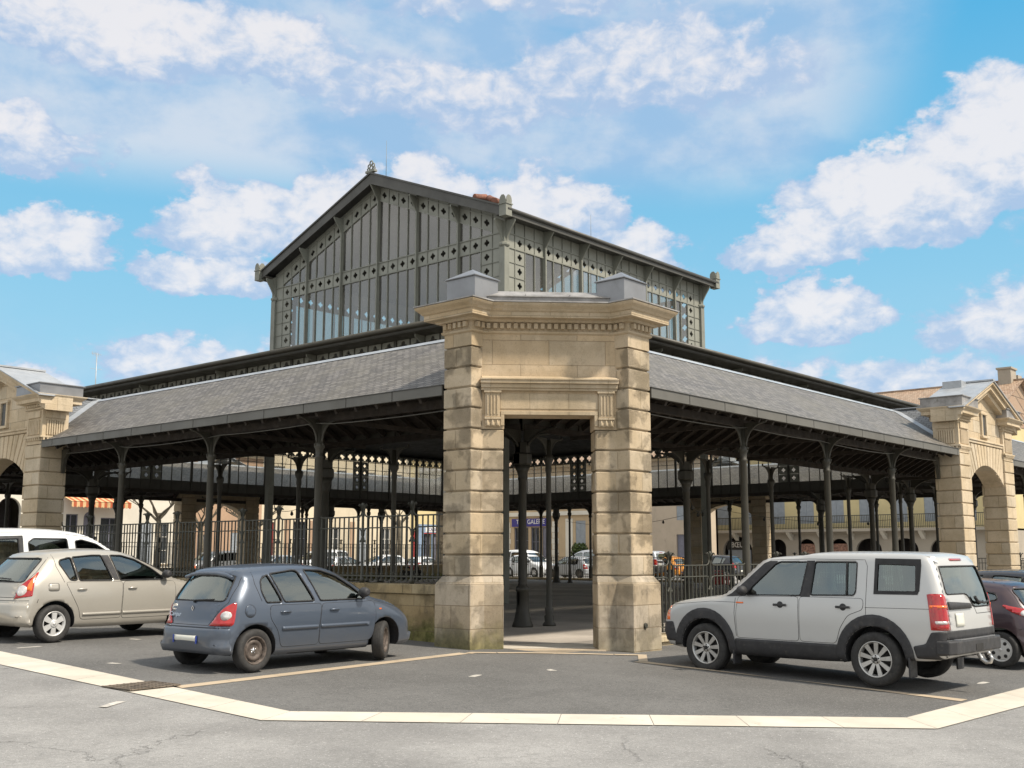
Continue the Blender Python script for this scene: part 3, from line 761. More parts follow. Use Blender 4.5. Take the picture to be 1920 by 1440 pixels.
# acroteria: pierced cresting at the gable ends
def acroter(x, y, z, s=1.0, rz=0):
    m = MB(); m.M = Matrix.Translation((x, y, z)) @ Matrix.Rotation(rz, 4, 'Z') @ Matrix.Scale(s, 4)
    for (px, pz, r) in ((0, .30, .07), (-.10, .20, .06), (.10, .20, .06), (-.14, .09, .05), (.14, .09, .05), (0, .13, .07)):
        m.tube([(0 + .0, px + r * math.cos(a * PI / 5), pz + r * math.sin(a * PI / 5)) for a in range(11)], .022, 6)
    m.box(-.07, .07, -.22, .22, -.04, .03)
    m.build('acroterion', 'iron_grey', hall)
acroter(x0, ym, PRZ + .16, 1.2); acroter(x1, ym, PRZ + .16, 1.2)
for (xx, yy) in ((x0, PY0 - OV), (x0, PY1 + OV), (x1, PY0 - OV), (x1, PY1 + OV)):
    m = MB(); m.box(xx - .16, xx + .16, yy - .16, yy + .16, ze - .26, ze + .16)
    m.box(xx - .19, xx + .19, yy - .19, yy + .19, ze + .16, ze + .20)
    for q, (ax, ay) in enumerate(((1, 0), (0, 1))):
        for sg in (-1, 1):
            px, py = xx + (sg * .16 if ax else 0), yy + (sg * .16 if ay else 0)
            prof = [(-.13, 0), (.13, 0), (.15, .10), (.12, .22), (.05, .30), (-.05, .30), (-.12, .22), (-.15, .10)]
            pts = [(px - .012 if ax else px + a, py + a if ax else py - .012, ze + .20 + b) for (a, b) in prof]
            m.extrude(pts, (.024 if ax else 0, 0 if ax else .024, 0))
    m.build('corner_block', 'iron_grey', hall)
# terracotta chimney pots lying on the roof near the corner
for k, (a, b, c) in enumerate(((0, 0, 0), (.25, .22, .05), (.5, -.05, .12), (-.1, .35, .2))):
    pass
# lightning rods
for (x, y, z, h) in ((PX0 + .3, ym, PRZ, 1.7), (20.4, PY0 + 1.2, 14.4, 1.2)):
    m = MB(); m.tube([(x, y, z), (x, y, z + h)], [.012, .006], 6); m.lathe([(.04, z), (.03, z + .1)], (x, y, 0), 8); m.build('lightning_rod', 'iron_grey', hall)

# upper tier (clerestory between aisles and lantern)
UW = HE - 2 * IN
def tier_face(o, t, n):
    M = frame_mat(o, t, n)
    nm = 56; md = UW / nm
    w_ = MB(); w_.M = M
    for k in range(nm + 1):
        main = k % 4 == 0; x = k * md; ww = .10 if main else .03
        w_.box(x - ww / 2, x + ww / 2, -.05 if main else -.03, .05 if main else .03, 4.62, 7.40)
    for z, h in ((4.64, .05), (5.22, .04), (6.45, .025), (6.88, .03), (7.38, .05)): w_.box(0, UW, -.04, .04, z - h / 2, z + h / 2)
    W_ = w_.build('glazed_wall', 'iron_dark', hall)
    q = MB(); q.M = M; g = MB(); g.M = M; p = MB(); p.M = M
    qc = []
    for c in (PX0 - IN, PX1 - IN): qc += [round(c / md) - 1, round(c / md)]
    for k in range(nm):
        x0_, x1_ = k * md + .01, (k + 1) * md - .01
        qpanel(q, x0_, x1_, 6.91, 7.36, -.01, kq=1.45)
        p.box(x0_, x1_, -.012, .012, 4.66, 5.20)
        if k in qc:
            z = 5.24
            while z < 6.85: qpanel(q, x0_, x1_, z, z + .40, -.01); z += .41
        else: g.quad((x0_, 0, 5.24), (x1_, 0, 5.24), (x1_, 0, 6.87), (x0_, 0, 6.87))
    q.build('quatrefoil_frieze', 'iron_panel', W_); p.build('apron_panels', 'iron_dark', W_); g.build('glass', 'tier_glass', W_)
    b = MB(); b.M = M
    for k in range(2, nm, 8): bracket_poly(b, k * md, 7.02, 7.34, .34, .04, -.04)
    b.build('bracket', 'iron_grey', W_)
tier_face((IN, HE - IN, 0), (0, -1), (-1, 0)); tier_face((IN, IN, 0), (1, 0), (0, -1))
tier_face((HE - IN, IN, 0), (0, 1), (1, 0)); tier_face((HE - IN, HE - IN, 0), (-1, 0), (0, 1))
m = MB()
E0 = 4.2
for s_ in range(4):
    P0 = PX0; Z0, Z1 = 7.42, 9.1
    c0, c1 = E0, HE - E0
    near = (PX0, PY0, HE - PX1, HE - PY1)[s_]
    lo, hi = ((PY0, PY1), (PX0, PX1), (PY0, PY1), (PX0, PX1))[s_]
    for dz in (0, .10):
        m.quad(ring_pt(s_, c0, E0, Z0 + dz), ring_pt(s_, c1, E0, Z0 + dz), ring_pt(s_, hi, near, Z1 + dz), ring_pt(s_, lo, near, Z1 + dz))
m.build('upper_tier_roof', 'roof_lead', hall)
for s_ in range(4):
    m = MB(); p0, p1 = ring_pt(s_, E0 - .03, E0 - .03, 7.36), ring_pt(s_, HE - E0 + .03, E0 + .02, 7.53); m.box(p0[0], p1[0], p0[1], p1[1], p0[2], p1[2])
    m.tube([ring_pt(s_, E0 - .1, E0 - .09, 7.47), ring_pt(s_, HE - E0 + .1, E0 - .09, 7.47)], .07, 8)
    a, b = ring_pt(s_, E0, E0, 7.34), ring_pt(s_, HE - E0, IN, 7.36); m.box(a[0], b[0], a[1], b[1], a[2], b[2])
    m.build('eaves_gutter', 'iron_dark', hall)

# ---- cast iron columns
def rib(m, x0, z0, x1, z1, r=.028, bow=.55, n=8, y=0.0):
    """curved rib from the shaft up and outwards"""
    pts = []
    for k in range(n + 1):
        a = k / n * PI / 2
        pts.append((x0 + (x1 - x0) * (1 - math.cos(a)), y, z0 + (z1 - z0) * math.sin(a)))
    m.tube(pts, r, 6)
    return pts
def make_column(kind):
    m = MB()
    if kind == 'outer':
        m.lathe([(.15, -.5), (.15, .08), (.12, .14), (.12, .75), (.135, .80), (.105, .86), (.088, .95), (.078, 3.70), (.092, 3.72), (.092, 3.76), (.078, 3.78), (.085, 3.90), (.115, 3.95), (.115, 4.02), (.075, 4.05), (.070, 4.50)], n=14)
        pass
    elif kind == 'big':
        m.lathe([(.25, 0), (.25, .03), (.205, .14), (.165, .34), (.145, .50), (.145, .80), (.16, .83), (.16, .90), (.115, .95), (.100, 1.0), (.095, 3.40), (.11, 3.42), (.11, 3.46), (.10, 3.50), (.135, 3.62), (.20, 3.76)], n=16)
        m.lathe([(.20, 3.76), (.235, 3.80), (.235, 4.02), (.19, 4.06), (.19, 4.3)], n=8, smooth=False)
    else:
        m.lathe([(.16, 0), (.16, .04), (.11, .10), (.12, .22), (.09, .26), (.105, .40), (.085, .44), (.075, .70), (.068, .75), (.062, 3.62), (.078, 3.66), (.078, 3.72), (.07, 3.8), (.12, 3.92), (.12, 4.02), (.07, 4.06), (.07, 4.4)], n=12)
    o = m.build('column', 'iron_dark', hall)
    def br(dirx, diry, reach, z0, z1, r):
        b = MB(); b.M = Matrix.Rotation(math.atan2(diry, dirx), 4, 'Z')
        p = rib(b, .075, z0, reach, z1, r)
        b.smooth = False
        b.extrude([(q[0], -.012, q[2]) for q in p[2:]] + [(.06, -.012, z1), (.06, -.012, z0 + .2)], (0, .024, 0))
        b.tube([(reach, 0, z1), (reach + .03, 0, z1 + .03), (reach + .01, 0, z1 + .06)], .03, 6)
        b.lathe([(.03, -.02), (.045, 0), (.03, .02)], (.10, 0, z0 - .02), 8, 'y')
        b.build('bracket', 'iron_dark', o)
    if kind == 'outer':
        br(0, 1, .52, 4.02, 4.50, .026); br(0, -1, .52, 4.02, 4.50, .026); br(-1, 0, .56, 4.02, 4.56, .026)
    elif kind == 'big':
        for d_ in ((0, 1), (0, -1), (1, 0), (-1, 0)): br(d_[0], d_[1], 1.0, 3.95, 4.6, .035)
    else:
        br(0, 1, .5, 4.0, 4.45, .022); br(0, -1, .5, 4.0, 4.45, .022)
    return o
cols = {k: make_column(k) for k in ('outer', 'big', 'thin')}
first = {k: True for k in cols}
def put_col(kind, side, t, x):
    p = ring_pt(side, t, x, 0)
    o = cols[kind] if first[kind] else copy_tree(cols[kind])
    first[kind] = False
    o.location = p; o.rotation_euler = (0, 0, (0, PI / 2, PI, -PI / 2)[side])
for s_ in range(4):
    for t in (outR if s_ in (1, 3) else outL): put_col('outer', s_, t, 0)
    for t in (IN, 12.1, 25.0, 28.8): put_col('big', s_, t, IN)
    for t in (9.3, 13.3, 17.2, 23.0, 27.8, 31.6): put_col('thin', s_, t, IN)
put_col('thin', 1, 5.55, 4.62)
# wall consoles where the eaves meet the gateways, and the cable strung along the columns
m = MB()
for (side, t, sg) in ((0, 2.06, 1), (0, 17.58, -1), (1, 2.06, 1), (1, 18.46, -1)):
    P = []
    for (a, z) in ((0, 3.92), (.05, 3.90), (.10, 4.1), (.16, 4.32), (.38, 4.5), (.38, 4.56), (0, 4.56)):
        P.append(ring_pt(side, t + sg * a, -.12, z))
    v = Vector(ring_pt(side, t, -.02, 0)) - Vector(ring_pt(side, t, -.12, 0)); m.extrude(P, v)
m.build('wall_console', 'iron_dark', hall)
for side, ts in ((0, [2.0] + outL[:3] + [17.7]), (1, [2.0] + outR[:3] + [18.6])):
    pts = []
    for a, b in zip(ts, ts[1:]):
        for k in range(8):
            q = k / 8; sag = .035 * 4 * q * (1 - q)
            pts.append(ring_pt(side, a + (b - a) * q, -.12, 4.42 - sag + .04 * (ts.index(a) % 2)))
    m = MB(); m.tube(pts, .012, 6); m.build('cable', 'fascia_metal', hall)
# strings of small bulbs across the interior
for (a, b, lb) in (((4.9, 12.1, 3.55), (13.6, 26.4, 3.7), 'string of small bulbs hanging across the left half of the hall'), ((12.1, 4.9, 3.55), (26.9, 13.1, 3.7), 'string of small bulbs hanging just right of the corner gateway'), ((26.9, 13.1, 3.6), (36, 28, 3.55), 'string of small bulbs hanging across the tall doorway view'), ((26.9, 13.1, 3.7), (40, 9, 3.5), 'string of small bulbs hanging before the far arcade')):
    a, b = Vector(a), Vector(b); m = MB()
    P = [a.lerp(b, k / 16) - Vector((0, 0, .45 * 4 * (k / 16) * (1 - k / 16))) for k in range(17)]
    m.tube(P, .010, 5)
    for k in (4, 8, 12): m.lathe([(.01, .0), (.05, -.08), (.06, -.14), (.02, -.18)], P[k], 8)
    tag(m.build('string_light', 'iron_dark'), lb, 'string lights')

# ================================================================ STONE GATEWAYS
def offset_poly(P, d):
    n = len(P); out_ = []
    for i in range(n):
        a, b, c = Vector(P[i - 1]), Vector(P[i]), Vector(P[(i + 1) % n])
        e1, e2 = (b - a).normalized(), (c - b).normalized()
        n1, n2 = Vector((e1.y, -e1.x)), Vector((e2.y, -e2.x))
        k = 1 + n1.dot(n2)
        out_.append(tuple(b + (n1 + n2) * (d / max(k, .2))))
    return out_
def cornice(m, P, prof):
    rings = []
    for (d, z) in prof:
        Q = offset_poly(P, d); rings.append([m.vert((q[0], q[1], z)) for q in Q])
    n = len(P)
    for a, b in zip(rings, rings[1:]):
        for k in range(n): m.face((a[k], a[(k + 1) % n], b[(k + 1) % n], b[k]))
    m.face(rings[0][::-1]); m.face(rings[-1])
def dentils(m, P, d0, d1, z0, z1, w, pitch, skip=()):
    n = len(P)
    for i in range(n):
        if i in skip: continue
        a, b = Vector(P[i]), Vector(P[(i + 1) % n]); e = (b - a); L = e.length; e.normalize(); nn = Vector((e.y, -e.x))
        # extend to offset corners
        k = int((L + 2 * 0) / pitch)
        if k < 1: continue
        s0 = (L - (k - 1) * pitch) / 2
        for q in range(k):
            c = a + e * (s0 + q * pitch)
            p = [c - e * w / 2 + nn * d0, c + e * w / 2 + nn * d0, c + e * w / 2 + nn * d1, c - e * w / 2 + nn * d1]
            m.prism([tuple(v) for v in p[::-1]], z0, z1)
def msw(P): return [(y, x) for (x, y) in P[::-1]]
CZ, CH = 1.29, .378
rng = random.Random(4)
def corner_gateway(label):
    g = thing('stone_gateway', label, 'gateway', (0, 0, 0))
    lowL = [(-.70, 2.04), (-.70, 1.34), (-.39, 1.34), (-.12, 1.07), (.27, 1.46), (.27, 2.04)]
    upL = [(-.70, 2.04), (-.70, 1.34), (-.40, 1.34), (-.02, 1.72), (-.02, 2.04)]
    for side in (0, 1):
        f = (lambda P: P) if side == 0 else msw
        m = MB()
        m.prism(offset_poly(f(lowL), -.035), 1.2, CZ + 7 * CH + .01); m.prism(offset_poly(f(upL), -.035), CZ + 7 * CH, 5.5)
        for k in range(11):
            P = lowL if k < 7 else upL
            m.prism(offset_poly(f(P), -.002 + rng.uniform(-.004, .004)), CZ + k * CH + .016, CZ + (k + 1) * CH - .014)
        m.build('pier', 'limestone_block', g, bevel=.018, seg=2)
        pl = [(-.79, 2.13), (-.79, 1.25), (-.43, 1.25), (-.185, 1.005), (.27, 1.46), (.27, 2.13)]
        m = MB(); P = f(pl); m.prism(P, -.6, 1.15); m.prism(P, 1.15, CZ, offset_poly(f(lowL), -.004))
        m.build('plinth', 'limestone_plinth', g, bevel=.014, seg=2)
    M = frame_mat((.475, .475, 0), (.70711, -.70711), (-.70711, -.70711))
    HW, ho = 1.30, .83
    zt = CZ + 7 * CH
    m = MB(); m.M = M
    m.box(-HW, -ho, .001, .55, zt + .004, 4.20); m.box(ho, HW, .001, .55, zt + .004, 4.20); m.box(-HW, HW, .001, .55, 4.20, 5.72)
    m.build('lintel_wall', 'limestone_smooth', g)
    m = MB()
    F = [(-.70, 2.04), (-.70, 1.34), (-.39, 1.34), (1.34, -.39), (1.34, -.70), (2.04, -.70), (2.04, .05), (.05, 2.04)]
    m.prism(offset_poly(F, -.004), 5.46, 5.73)
    cornice(m, F, [(.0, 5.70), (.035, 5.72), (.045, 5.755), (.02, 5.77), (.02, 5.775), (.02, 5.90), (.10, 5.915), (.125, 5.945), (.125, 5.965), (.27, 5.968), (.27, 6.07), (.30, 6.085), (.325, 6.12), (.38, 6.17), (.40, 6.20), (.40, 6.225)])
    dentils(m, F, .02, .10, 5.795, 5.895, .075, .125, skip=(5, 6, 7))
    m.build('cornice', 'limestone_carved', g, bevel=.004)
    # door surround, ledge, fluted consoles
    m = MB(); m.M = M
    for sx in (-1, 1):
        m.box(sx * ho, sx * (ho + .07), -.028, 0, .25, 4.18 + .07) if False else None
        m.box(sx * (ho - .0), sx * (ho + .065), -.03, .02, 4.0, 4.20)
        c = sx * 1.045
        m.box(c - .135, c + .135, -.045, .02, 4.16, 4.60)
        for k in range(4): m.box(c - .105 + k * .06, c - .075 + k * .06, -.062, -.04, 4.20, 4.56)
        m.box(c - .15, c + .15, -.075, .02, 4.11, 4.155); m.box(c - .14, c + .14, -.05, .02, 3.98, 4.11)
        for k in range(3): m.lathe([(.034, 3.995), (.026, 4.05), (.012, 4.10)], (c - .09 + k * .09, -.06, 0), 8)
        m.box(c - .16, c + .16, -.085, .02, 4.60, 4.645)
    m.box(-ho - .065, ho + .065, -.03, .02, 4.20, 4.27)
    m.box(-.905, .905, -.012, .02, 4.31, 4.60)
    for (d, z0, z1) in ((.07, 4.645, 4.69), (.10, 4.69, 4.77), (.15, 4.77, 4.83), (.17, 4.83, 4.86)): m.box(-1.24 - d * .2, 1.24 + d * .2, -d, .02, z0, z1)
    m.extrude([(-1.25, -.17, 4.86), (-1.25, .0, 4.86), (-1.25, .0, 4.92)], (2.5, 0, 0))
    m.build('door_surround', 'limestone_carved', g, bevel=.005)
    # zinc roof
    m = MB(); m.prism(offset_poly(F, .42), 6.228, 6.25)
    Fi = offset_poly(F, -.05)
    m.prism(offset_poly(F, .42), 6.25, 6.33, offset_poly(F, .0))
    m.build('flashing', 'zinc_weathered', g)
    for side in (0, 1):
        m = MB(); f = (lambda P: P) if side == 0 else msw
        q = [(-.66, 2.02), (-.66, 1.30), (-.02, 1.30), (-.02, 2.02)]
        m.prism(f(q), 6.30, 6.76)
        o_ = offset_poly(f(q), .035); m.prism(o_, 6.76, 6.775)
        cx = sum(p[0] for p in q) / 4; cy = sum(p[1] for p in q) / 4
        c = (cx, cy) if side == 0 else (cy, cx)
        i = [m.vert((p[0], p[1], 6.775)) for p in o_]; t = m.vert((c[0], c[1], 6.99))
        for k in range(4): m.face((i[k], i[(k + 1) % 4], t))
        m.build('turret_cap', 'zinc_sheet', g, bevel=.004)
    m = MB(); m.M = M
    m.box(-1.22, 1.22, .03, .9, 6.28, 6.42); m.box(-1.24, 1.24, .0, .9, 6.42, 6.437)
    m.extrude([(-1.2, .03, 6.437), (-1.2, .35, 6.60), (-1.2, .9, 6.60), (-1.2, .9, 6.437)], (2.4, 0, 0))
    for x in (-.43, .40): m.box(x - .01, x + .01, .02, .36, 6.43, 6.47)
    m.build('roof_sheet', 'zinc_weathered', g)
    m = MB(); m.lathe([(.045, -.03), (.05, 0), (.03, .005), (.028, -.02)], (1.60, -.79, .42), 10, 'y'); m.build('pipe_outlet', 'iron_fence', g)
    return g
cg = corner_gateway('flat topped corner gateway of tan blocks with two zinc turret caps and a tall doorway')
c2 = copy_tree(cg); c2.location = (HE, HE, 0); c2.rotation_euler = (0, 0, PI); c2['label'] = 'far corner gateway seen dark through the hall behind the iron columns'

def side_gateway(side, c, label):
    o = ring_pt(side, c, -.70, 0); t = (Vector(ring_pt(side, 1, 0, 0)) - Vector(ring_pt(side, 0, 0, 0))); nn = Vector(ring_pt(side, 0, -1, 0)) - Vector(ring_pt(side, 0, 0, 0))
    if Vector((t.x, t.y, 0)).cross(Vector((-nn.x, -nn.y, 0))).z < 0: t = -t
    g = thing('stone_gateway', label, 'gateway')
    M = frame_mat(o, (t.x, t.y), (nn.x, nn.y))
    hi, ho_ = 1.62, 2.55; D = .78
    for sx in (-1, 1):
        a, b = sorted((sx * hi, sx * ho_)); P = [(a, 0), (b, 0), (b, D), (a, D)]
        m = MB(); m.M = M; m.prism(offset_poly(P, -.035), -.6, 4.70)
        for k in range(-1, 9): m.prism(offset_poly(P, -.002 + rng.uniform(-.004, .004)), CZ + k * CH + .016, CZ + (k + 1) * CH - .014)
        m.build('pier', 'limestone_gable', g, bevel=.018, seg=2)
        m = MB(); m.M = M; m.prism(offset_poly(P, .08), -.6, .80); m.prism(offset_poly(P, .08), .80, .915, P); m.build('plinth', 'limestone_plinth', g, bevel=.014)
        m = MB(); m.M = M
        m.prism(offset_poly(P, -.01), 4.70, 5.72)
        m.prism(offset_poly(P, .05), 4.88, 4.93); dentils(m, P, .0, .045, 4.80, 4.88, .05, .11)
        for (i0, i1) in ((0, 1), (1, 2), (2, 3), (3, 0)):
            A, B = Vector(P[i0]), Vector(P[i1]); e = (B - A); L = e.length; e.normalize(); q = Vector((e.y, -e.x))
            n_ = 8
            for k in range(n_):
                cc = A + e * (.12 + (L - .24) * (k + .5) / n_)
                m.prism([tuple(cc + e * .022 + q * -.02), tuple(cc - e * .022 + q * -.02), tuple(cc - e * .022 + q * .03), tuple(cc + e * .022 + q * .03)][::1], 4.97, 5.38)
            A2, B2 = A + e * .1, B - e * .1
            m.prism([tuple(B2 - q * .02), tuple(A2 - q * .02), tuple(A2 + q * .035), tuple(B2 + q * .035)], 5.44, 5.62)
        cornice(m, P, [(0, 5.66), (.05, 5.68), (.05, 5.72), (.03, 5.725), (.03, 5.81), (.12, 5.825), (.12, 5.85), (.23, 5.852), (.23, 5.95), (.27, 5.98), (.33, 6.04), (.34, 6.07)])
        dentils(m, P, .03, .10, 5.735, 5.805, .06, .11)
        m.build('capital', 'limestone_gable_carved', g, bevel=.004)
        m = MB(); m.M = M; m.prism(offset_poly(P, .24), 6.07, 6.36); m.prism(offset_poly(P, .28), 6.36, 6.385); m.build('capping', 'zinc_weathered' if side == 1 else 'zinc_sheet', g)
    # arch wall
    m = MB(); m.M = M
    R_ = 1.62 ** 2 / (2 * .60) + .30; zc_ = 4.43 - R_
    N = 20; arcp = []
    for k in range(N + 1):
        x = -1.62 + 3.24 * k / N; arcp.append((x, zc_ + math.sqrt(R_ * R_ - x * x)))
    for k in range(N):
        (xa, za), (xb, zb) = arcp[k], arcp[k + 1]
        gt = lambda x: 7.0 - abs(x) * (7.0 - 5.85) / 2.4
        v = [m.vert(p) for p in ((xa, .10, za), (xb, .10, zb), (xb, .10, gt(xb)), (xa, .10, gt(xa)), (xa, .70, za), (xb, .70, zb), (xb, .70, gt(xb)), (xa, .70, gt(xa)))]
        for f in ((0, 1, 2, 3), (7, 6, 5, 4), (0, 4, 5, 1), (3, 2, 6, 7)): m.face([v[i] for i in f])
    m.build('arch_wall', 'limestone_gable', g)
    m = MB(); m.M = M
    nv = 15
    for k in range(nv):
        a0 = -.98 + 1.96 * k / nv + .012; a1 = -.98 + 1.96 * (k + 1) / nv - .012
        amax = math.asin(1.60 / R_)
        pts = []
        for (aa, rr) in ((a0, 0), (a1, 0), (a1, 1), (a0, 1)):
            an = aa * amax / .98; ztop = 5.06
            if rr == 0: pts.append((R_ * math.sin(an), zc_ + R_ * math.cos(an)))
            else:
                # radial line to the horizontal ztop
                L = (ztop - zc_) / math.cos(an * 1.0); pts.append((max(-1.62, min(1.62, L * math.sin(an))), ztop))
        m.extrude([(p[0], .06, p[1]) for p in pts], (0, .05, 0))
    m.box(-1.62, 1.62, .03, .12, 5.08, 5.16); m.box(-1.62, 1.62, .0, .12, 5.16, 5.22)
    # small blind window
    m.box(-.27, -.17, .03, .12, 5.38, 6.05); m.box(.17, .27, .03, .12, 5.38, 6.05); m.box(-.32, .32, .0, .12, 5.30, 5.38); m.box(-.30, .30, .02, .12, 6.05, 6.12)
    m.build('voussoirs', 'limestone_gable_carved', g, bevel=.01)
    m = MB(); m.M = M; m.box(-.17, .17, .085, .11, 5.40, 6.04); m.build('blind_window', 'roof_lead', g)
    m = MB(); m.M = M
    for sx in (-1, 1):
        for (y0, zt, zb) in ((-.10, 0, -.16), (-.22, .16, 0), (-.30, .24, .16)):
            p = [(0, y0, 6.86 + zt), (0, y0, 6.86 + zb), (sx * 2.86, y0, 5.78 + zb), (sx * 2.86, y0, 5.78 + zt)]
            m.extrude(p if sx > 0 else p[::-1], (0, .70 - y0, 0))
    m.build('raking_cornice', 'limestone_gable_carved', g, bevel=.006)
    m = MB(); m.M = M
    for sx in (-1, 1):
        p = [(0, -.34, 7.11), (sx * 2.95, -.34, 6.00), (sx * 2.95, .10, 6.00), (sx * 1.9, 1.2, 6.395), (0, 1.2, 7.11)]
        m.extrude(p if sx > 0 else p[::-1], (0, 0, .03))
    m.bar((0, -.34, 7.15), (0, 1.2, 7.15), .2, .05)
    m.box(-.55, -.05, .5, 1.1, 6.8, 7.16)
    m.build('roof_sheet', 'zinc_light', g)
    return g
side_gateway(0, GL, 'gabled stone gateway with an arch, cut by the left edge of the photo')
side_gateway(1, GR, 'gabled stone gateway with an arch standing behind the silver off-road car')
side_gateway(2, GL, 'far gabled gateway seen dark through the right half of the hall')
side_gateway(3, GR, 'far gabled gateway seen dark through the left half of the hall')

# ================================================================ LOW WALLS AND IRON FENCES
def fence(side, t0, t1, base, zwall, cols_, label, wlabel, pitch=.134, wallmat='wall_stone'):
    wall = thing('low_wall' if zwall > .5 else 'stone_kerb', wlabel, 'wall' if zwall > .5 else 'kerb')
    m = MB(); hw = .22
    a, b = ring_pt(side, t0, -hw, -.6), ring_pt(side, t1, hw, base - .20 if zwall > .5 else base - .13); m.box(a[0], b[0], a[1], b[1], a[2], b[2])
    m.build('wall_body', wallmat, wall, bevel=.01)
    m = MB(); t = t0; n = max(1, int((t1 - t0) / 1.3)); st = (t1 - t0) / n
    for k in range(n):
        a, b = ring_pt(side, t0 + k * st + .004, -hw - .06, base - .198 if zwall > .5 else base - .128), ring_pt(side, t0 + (k + 1) * st - .004, hw + .06, base - .02)
        m.box(a[0], b[0], a[1], b[1], a[2], b[2])
    m.build('coping', 'wall_coping' if zwall > .5 else 'kerb_stone', wall, bevel=.012)
    f = thing('iron_fence', label, 'fence')
    zt, z2, zb = base + 1.30, base + 1.075, base + .12
    stops = sorted([t0] + list(cols_) + [t1]); posts = []
    for a, b in zip(stops, stops[1:]):
        k = max(1, round((b - a) / 1.36))
        posts += [a + (b - a) * q / k for q in range(1, k)]
    stops2 = sorted(stops + posts)
    rails = MB(); bars = MB()
    for a, b in zip(stops2, stops2[1:]):
        for z, r in ((zt, .017), (z2, .015)):
            P = []
            da = .10
            if z == zt: pr = [(a + .03, z + .12), (a + .05, z + .05), (a + da, z + .01), (a + .18, z), (b - .18, z), (b - da, z + .01), (b - .05, z + .05), (b - .03, z + .12)]
            else: pr = [(a + .03, z - .16), (a + .04, z - .07), (a + .08, z - .015), (a + .16, z), (b - .16, z), (b - .08, z - .015), (b - .04, z - .07), (b - .03, z - .16)]
            rails.tube([ring_pt(side, t, 0, zz) for t, zz in pr], r, 6)
        rails.bar(ring_pt(side, a + .02, 0, zb), ring_pt(side, b - .02, 0, zb), .035, .03)
        n = max(1, int(round((b - a - .06) / pitch)))
        for k in range(1, n):
            t = a + (b - a) * k / n
            p = ring_pt(side, t, 0, 0); w_ = .0115
            bars.box(p[0] - w_, p[0] + w_, p[1] - w_, p[1] + w_, base + .03, zt)
            bars.box(p[0] - .03, p[0] + .03, p[1] - .03, p[1] + .03, base + .025, base + .06)
            bars.box(p[0] - .022, p[0] + .022, p[1] - .022, p[1] + .022, base + .15, base + .18)
    rails.build('rails', 'iron_fence', f); bars.build('bars', 'iron_fence', f)
    for t in posts:
        m = MB(); c = Vector(ring_pt(side, t, 0, 0))
        m.M = Matrix.Translation((c.x, c.y, base)) @ Matrix.Rotation(0 if side in (1, 3) else PI / 2, 4, 'Z')
        m.lathe([(.05, -.02), (.05, .06), (.032, .09), (.026, 1.50), (.036, 1.53), (.036, 1.575), (.015, 1.59)], n=8)
        for s_ in (-1, 1):
            m.tube([(s_ * .03, 0, 1.30), (s_ * .035, 0, 1.44), (s_ * .06, 0, 1.53), (s_ * .10, 0, 1.56), (s_ * .12, 0, 1.535), (s_ * .10, 0, 1.515)], .013, 6)
            m.tube([(0, s_ * .03, 1.40), (0, s_ * .05, 1.50), (0, s_ * .10, 1.55), (0, s_ * .12, 1.52)], .015, 6)
            m.tube([(s_ * .03, 0, .88), (s_ * .05, 0, .80), (s_ * .075, 0, .79), (s_ * .07, 0, .83)], .016, 6)
        m.build('post', 'iron_fence', f)
fence(0, 2.10, 17.58, 1.13, 1.1, outL[:3], 'dark iron fence on the mossy low wall behind the blue-grey hatchback', 'mossy low stone wall left of the corner gateway')
fence(1, 2.10, 18.5, .15, .2, outR[:3], 'dark iron fence on a low kerb behind the silver off-road car', 'pale stone kerb under the fence right of the corner gateway', wallmat='kerb_stone')
fence(0, 22.8, HE - 2.1, 1.13, 1.1, outL[3:], 'dark iron fence beyond the left gabled gateway', 'low wall beyond the left gabled gateway', .16)
fence(1, 23.7, HE - 2.1, .15, .2, outR[3:], 'dark iron fence beyond the right gabled gateway', 'stone kerb beyond the right gabled gateway', .16, 'kerb_stone')
fence(2, 2.1, 17.6, .15, .2, outL[:3], 'thin iron fence on the far right side of the hall', 'stone kerb on the far right side of the hall', .14, 'kerb_stone')
fence(2, 22.8, HE - 2.1, .15, .2, outL[3:], 'iron fence seen through the tall doorway across the hall', 'brown stone kerb seen through the tall doorway across the hall', .14, 'kerb_stone')
fence(3, 2.1, 18.5, .95, 1.1, outR[:3], 'iron fence at the far left side of the hall behind the columns', 'low wall at the far left side of the hall', .14)
fence(3, 23.7, HE - 2.1, .95, 1.1, outR[3:], 'fine iron fence on the far wall between the gateways', 'brown low wall across the hall just left of the corner gateway', .14)

# ================================================================ CARS
def paint(name, base, metal=.35, rough=.35, dirty=.25):
    m, t, b = new_mat(name); co = obj_co(t)
    n = t.noise(co, 2.2, 5, .6)
    col = t.mix(t.ramp(n, .35, .7, 0, .10), base, tuple(c * .8 for c in base))
    # road dust on the lower body: a film with its own ragged edge
    pz = t.sep(co)[2]
    dust = t.math('MULTIPLY', t.ramp(t.math('ADD', pz, t.math('MULTIPLY', t.noise(co, 5, 5, .7), .35)), .85, .30), dirty)
    col = t.mix(dust, col, (.17, .15, .125))
    t.put(b.inputs['Base Color'], col); b.inputs['Metallic'].default_value = metal
    t.put(b.inputs['Roughness'], t.math('ADD', rough, t.math('MULTIPLY', dust, .5)))
    b.inputs['Coat Weight'].default_value = .55; b.inputs['Coat Roughness'].default_value = .07
    return m
paint('paint_slate_blue', (.072, .092, .125)); paint('paint_beige', (.43, .405, .355)); paint('paint_silver', (.50, .50, .488), .3, .38, .45)
paint('paint_white', (.74, .76, .77), 0, .35, .15); paint('paint_plum', (.050, .030, .036), .2, .3, .2); paint('paint_grey', (.20, .21, .22)); paint('paint_black', (.02, .022, .028), .1, .25)
paint('paint_orange', (.75, .30, .03), 0, .4); paint('paint_far_silver', (.46, .48, .50))
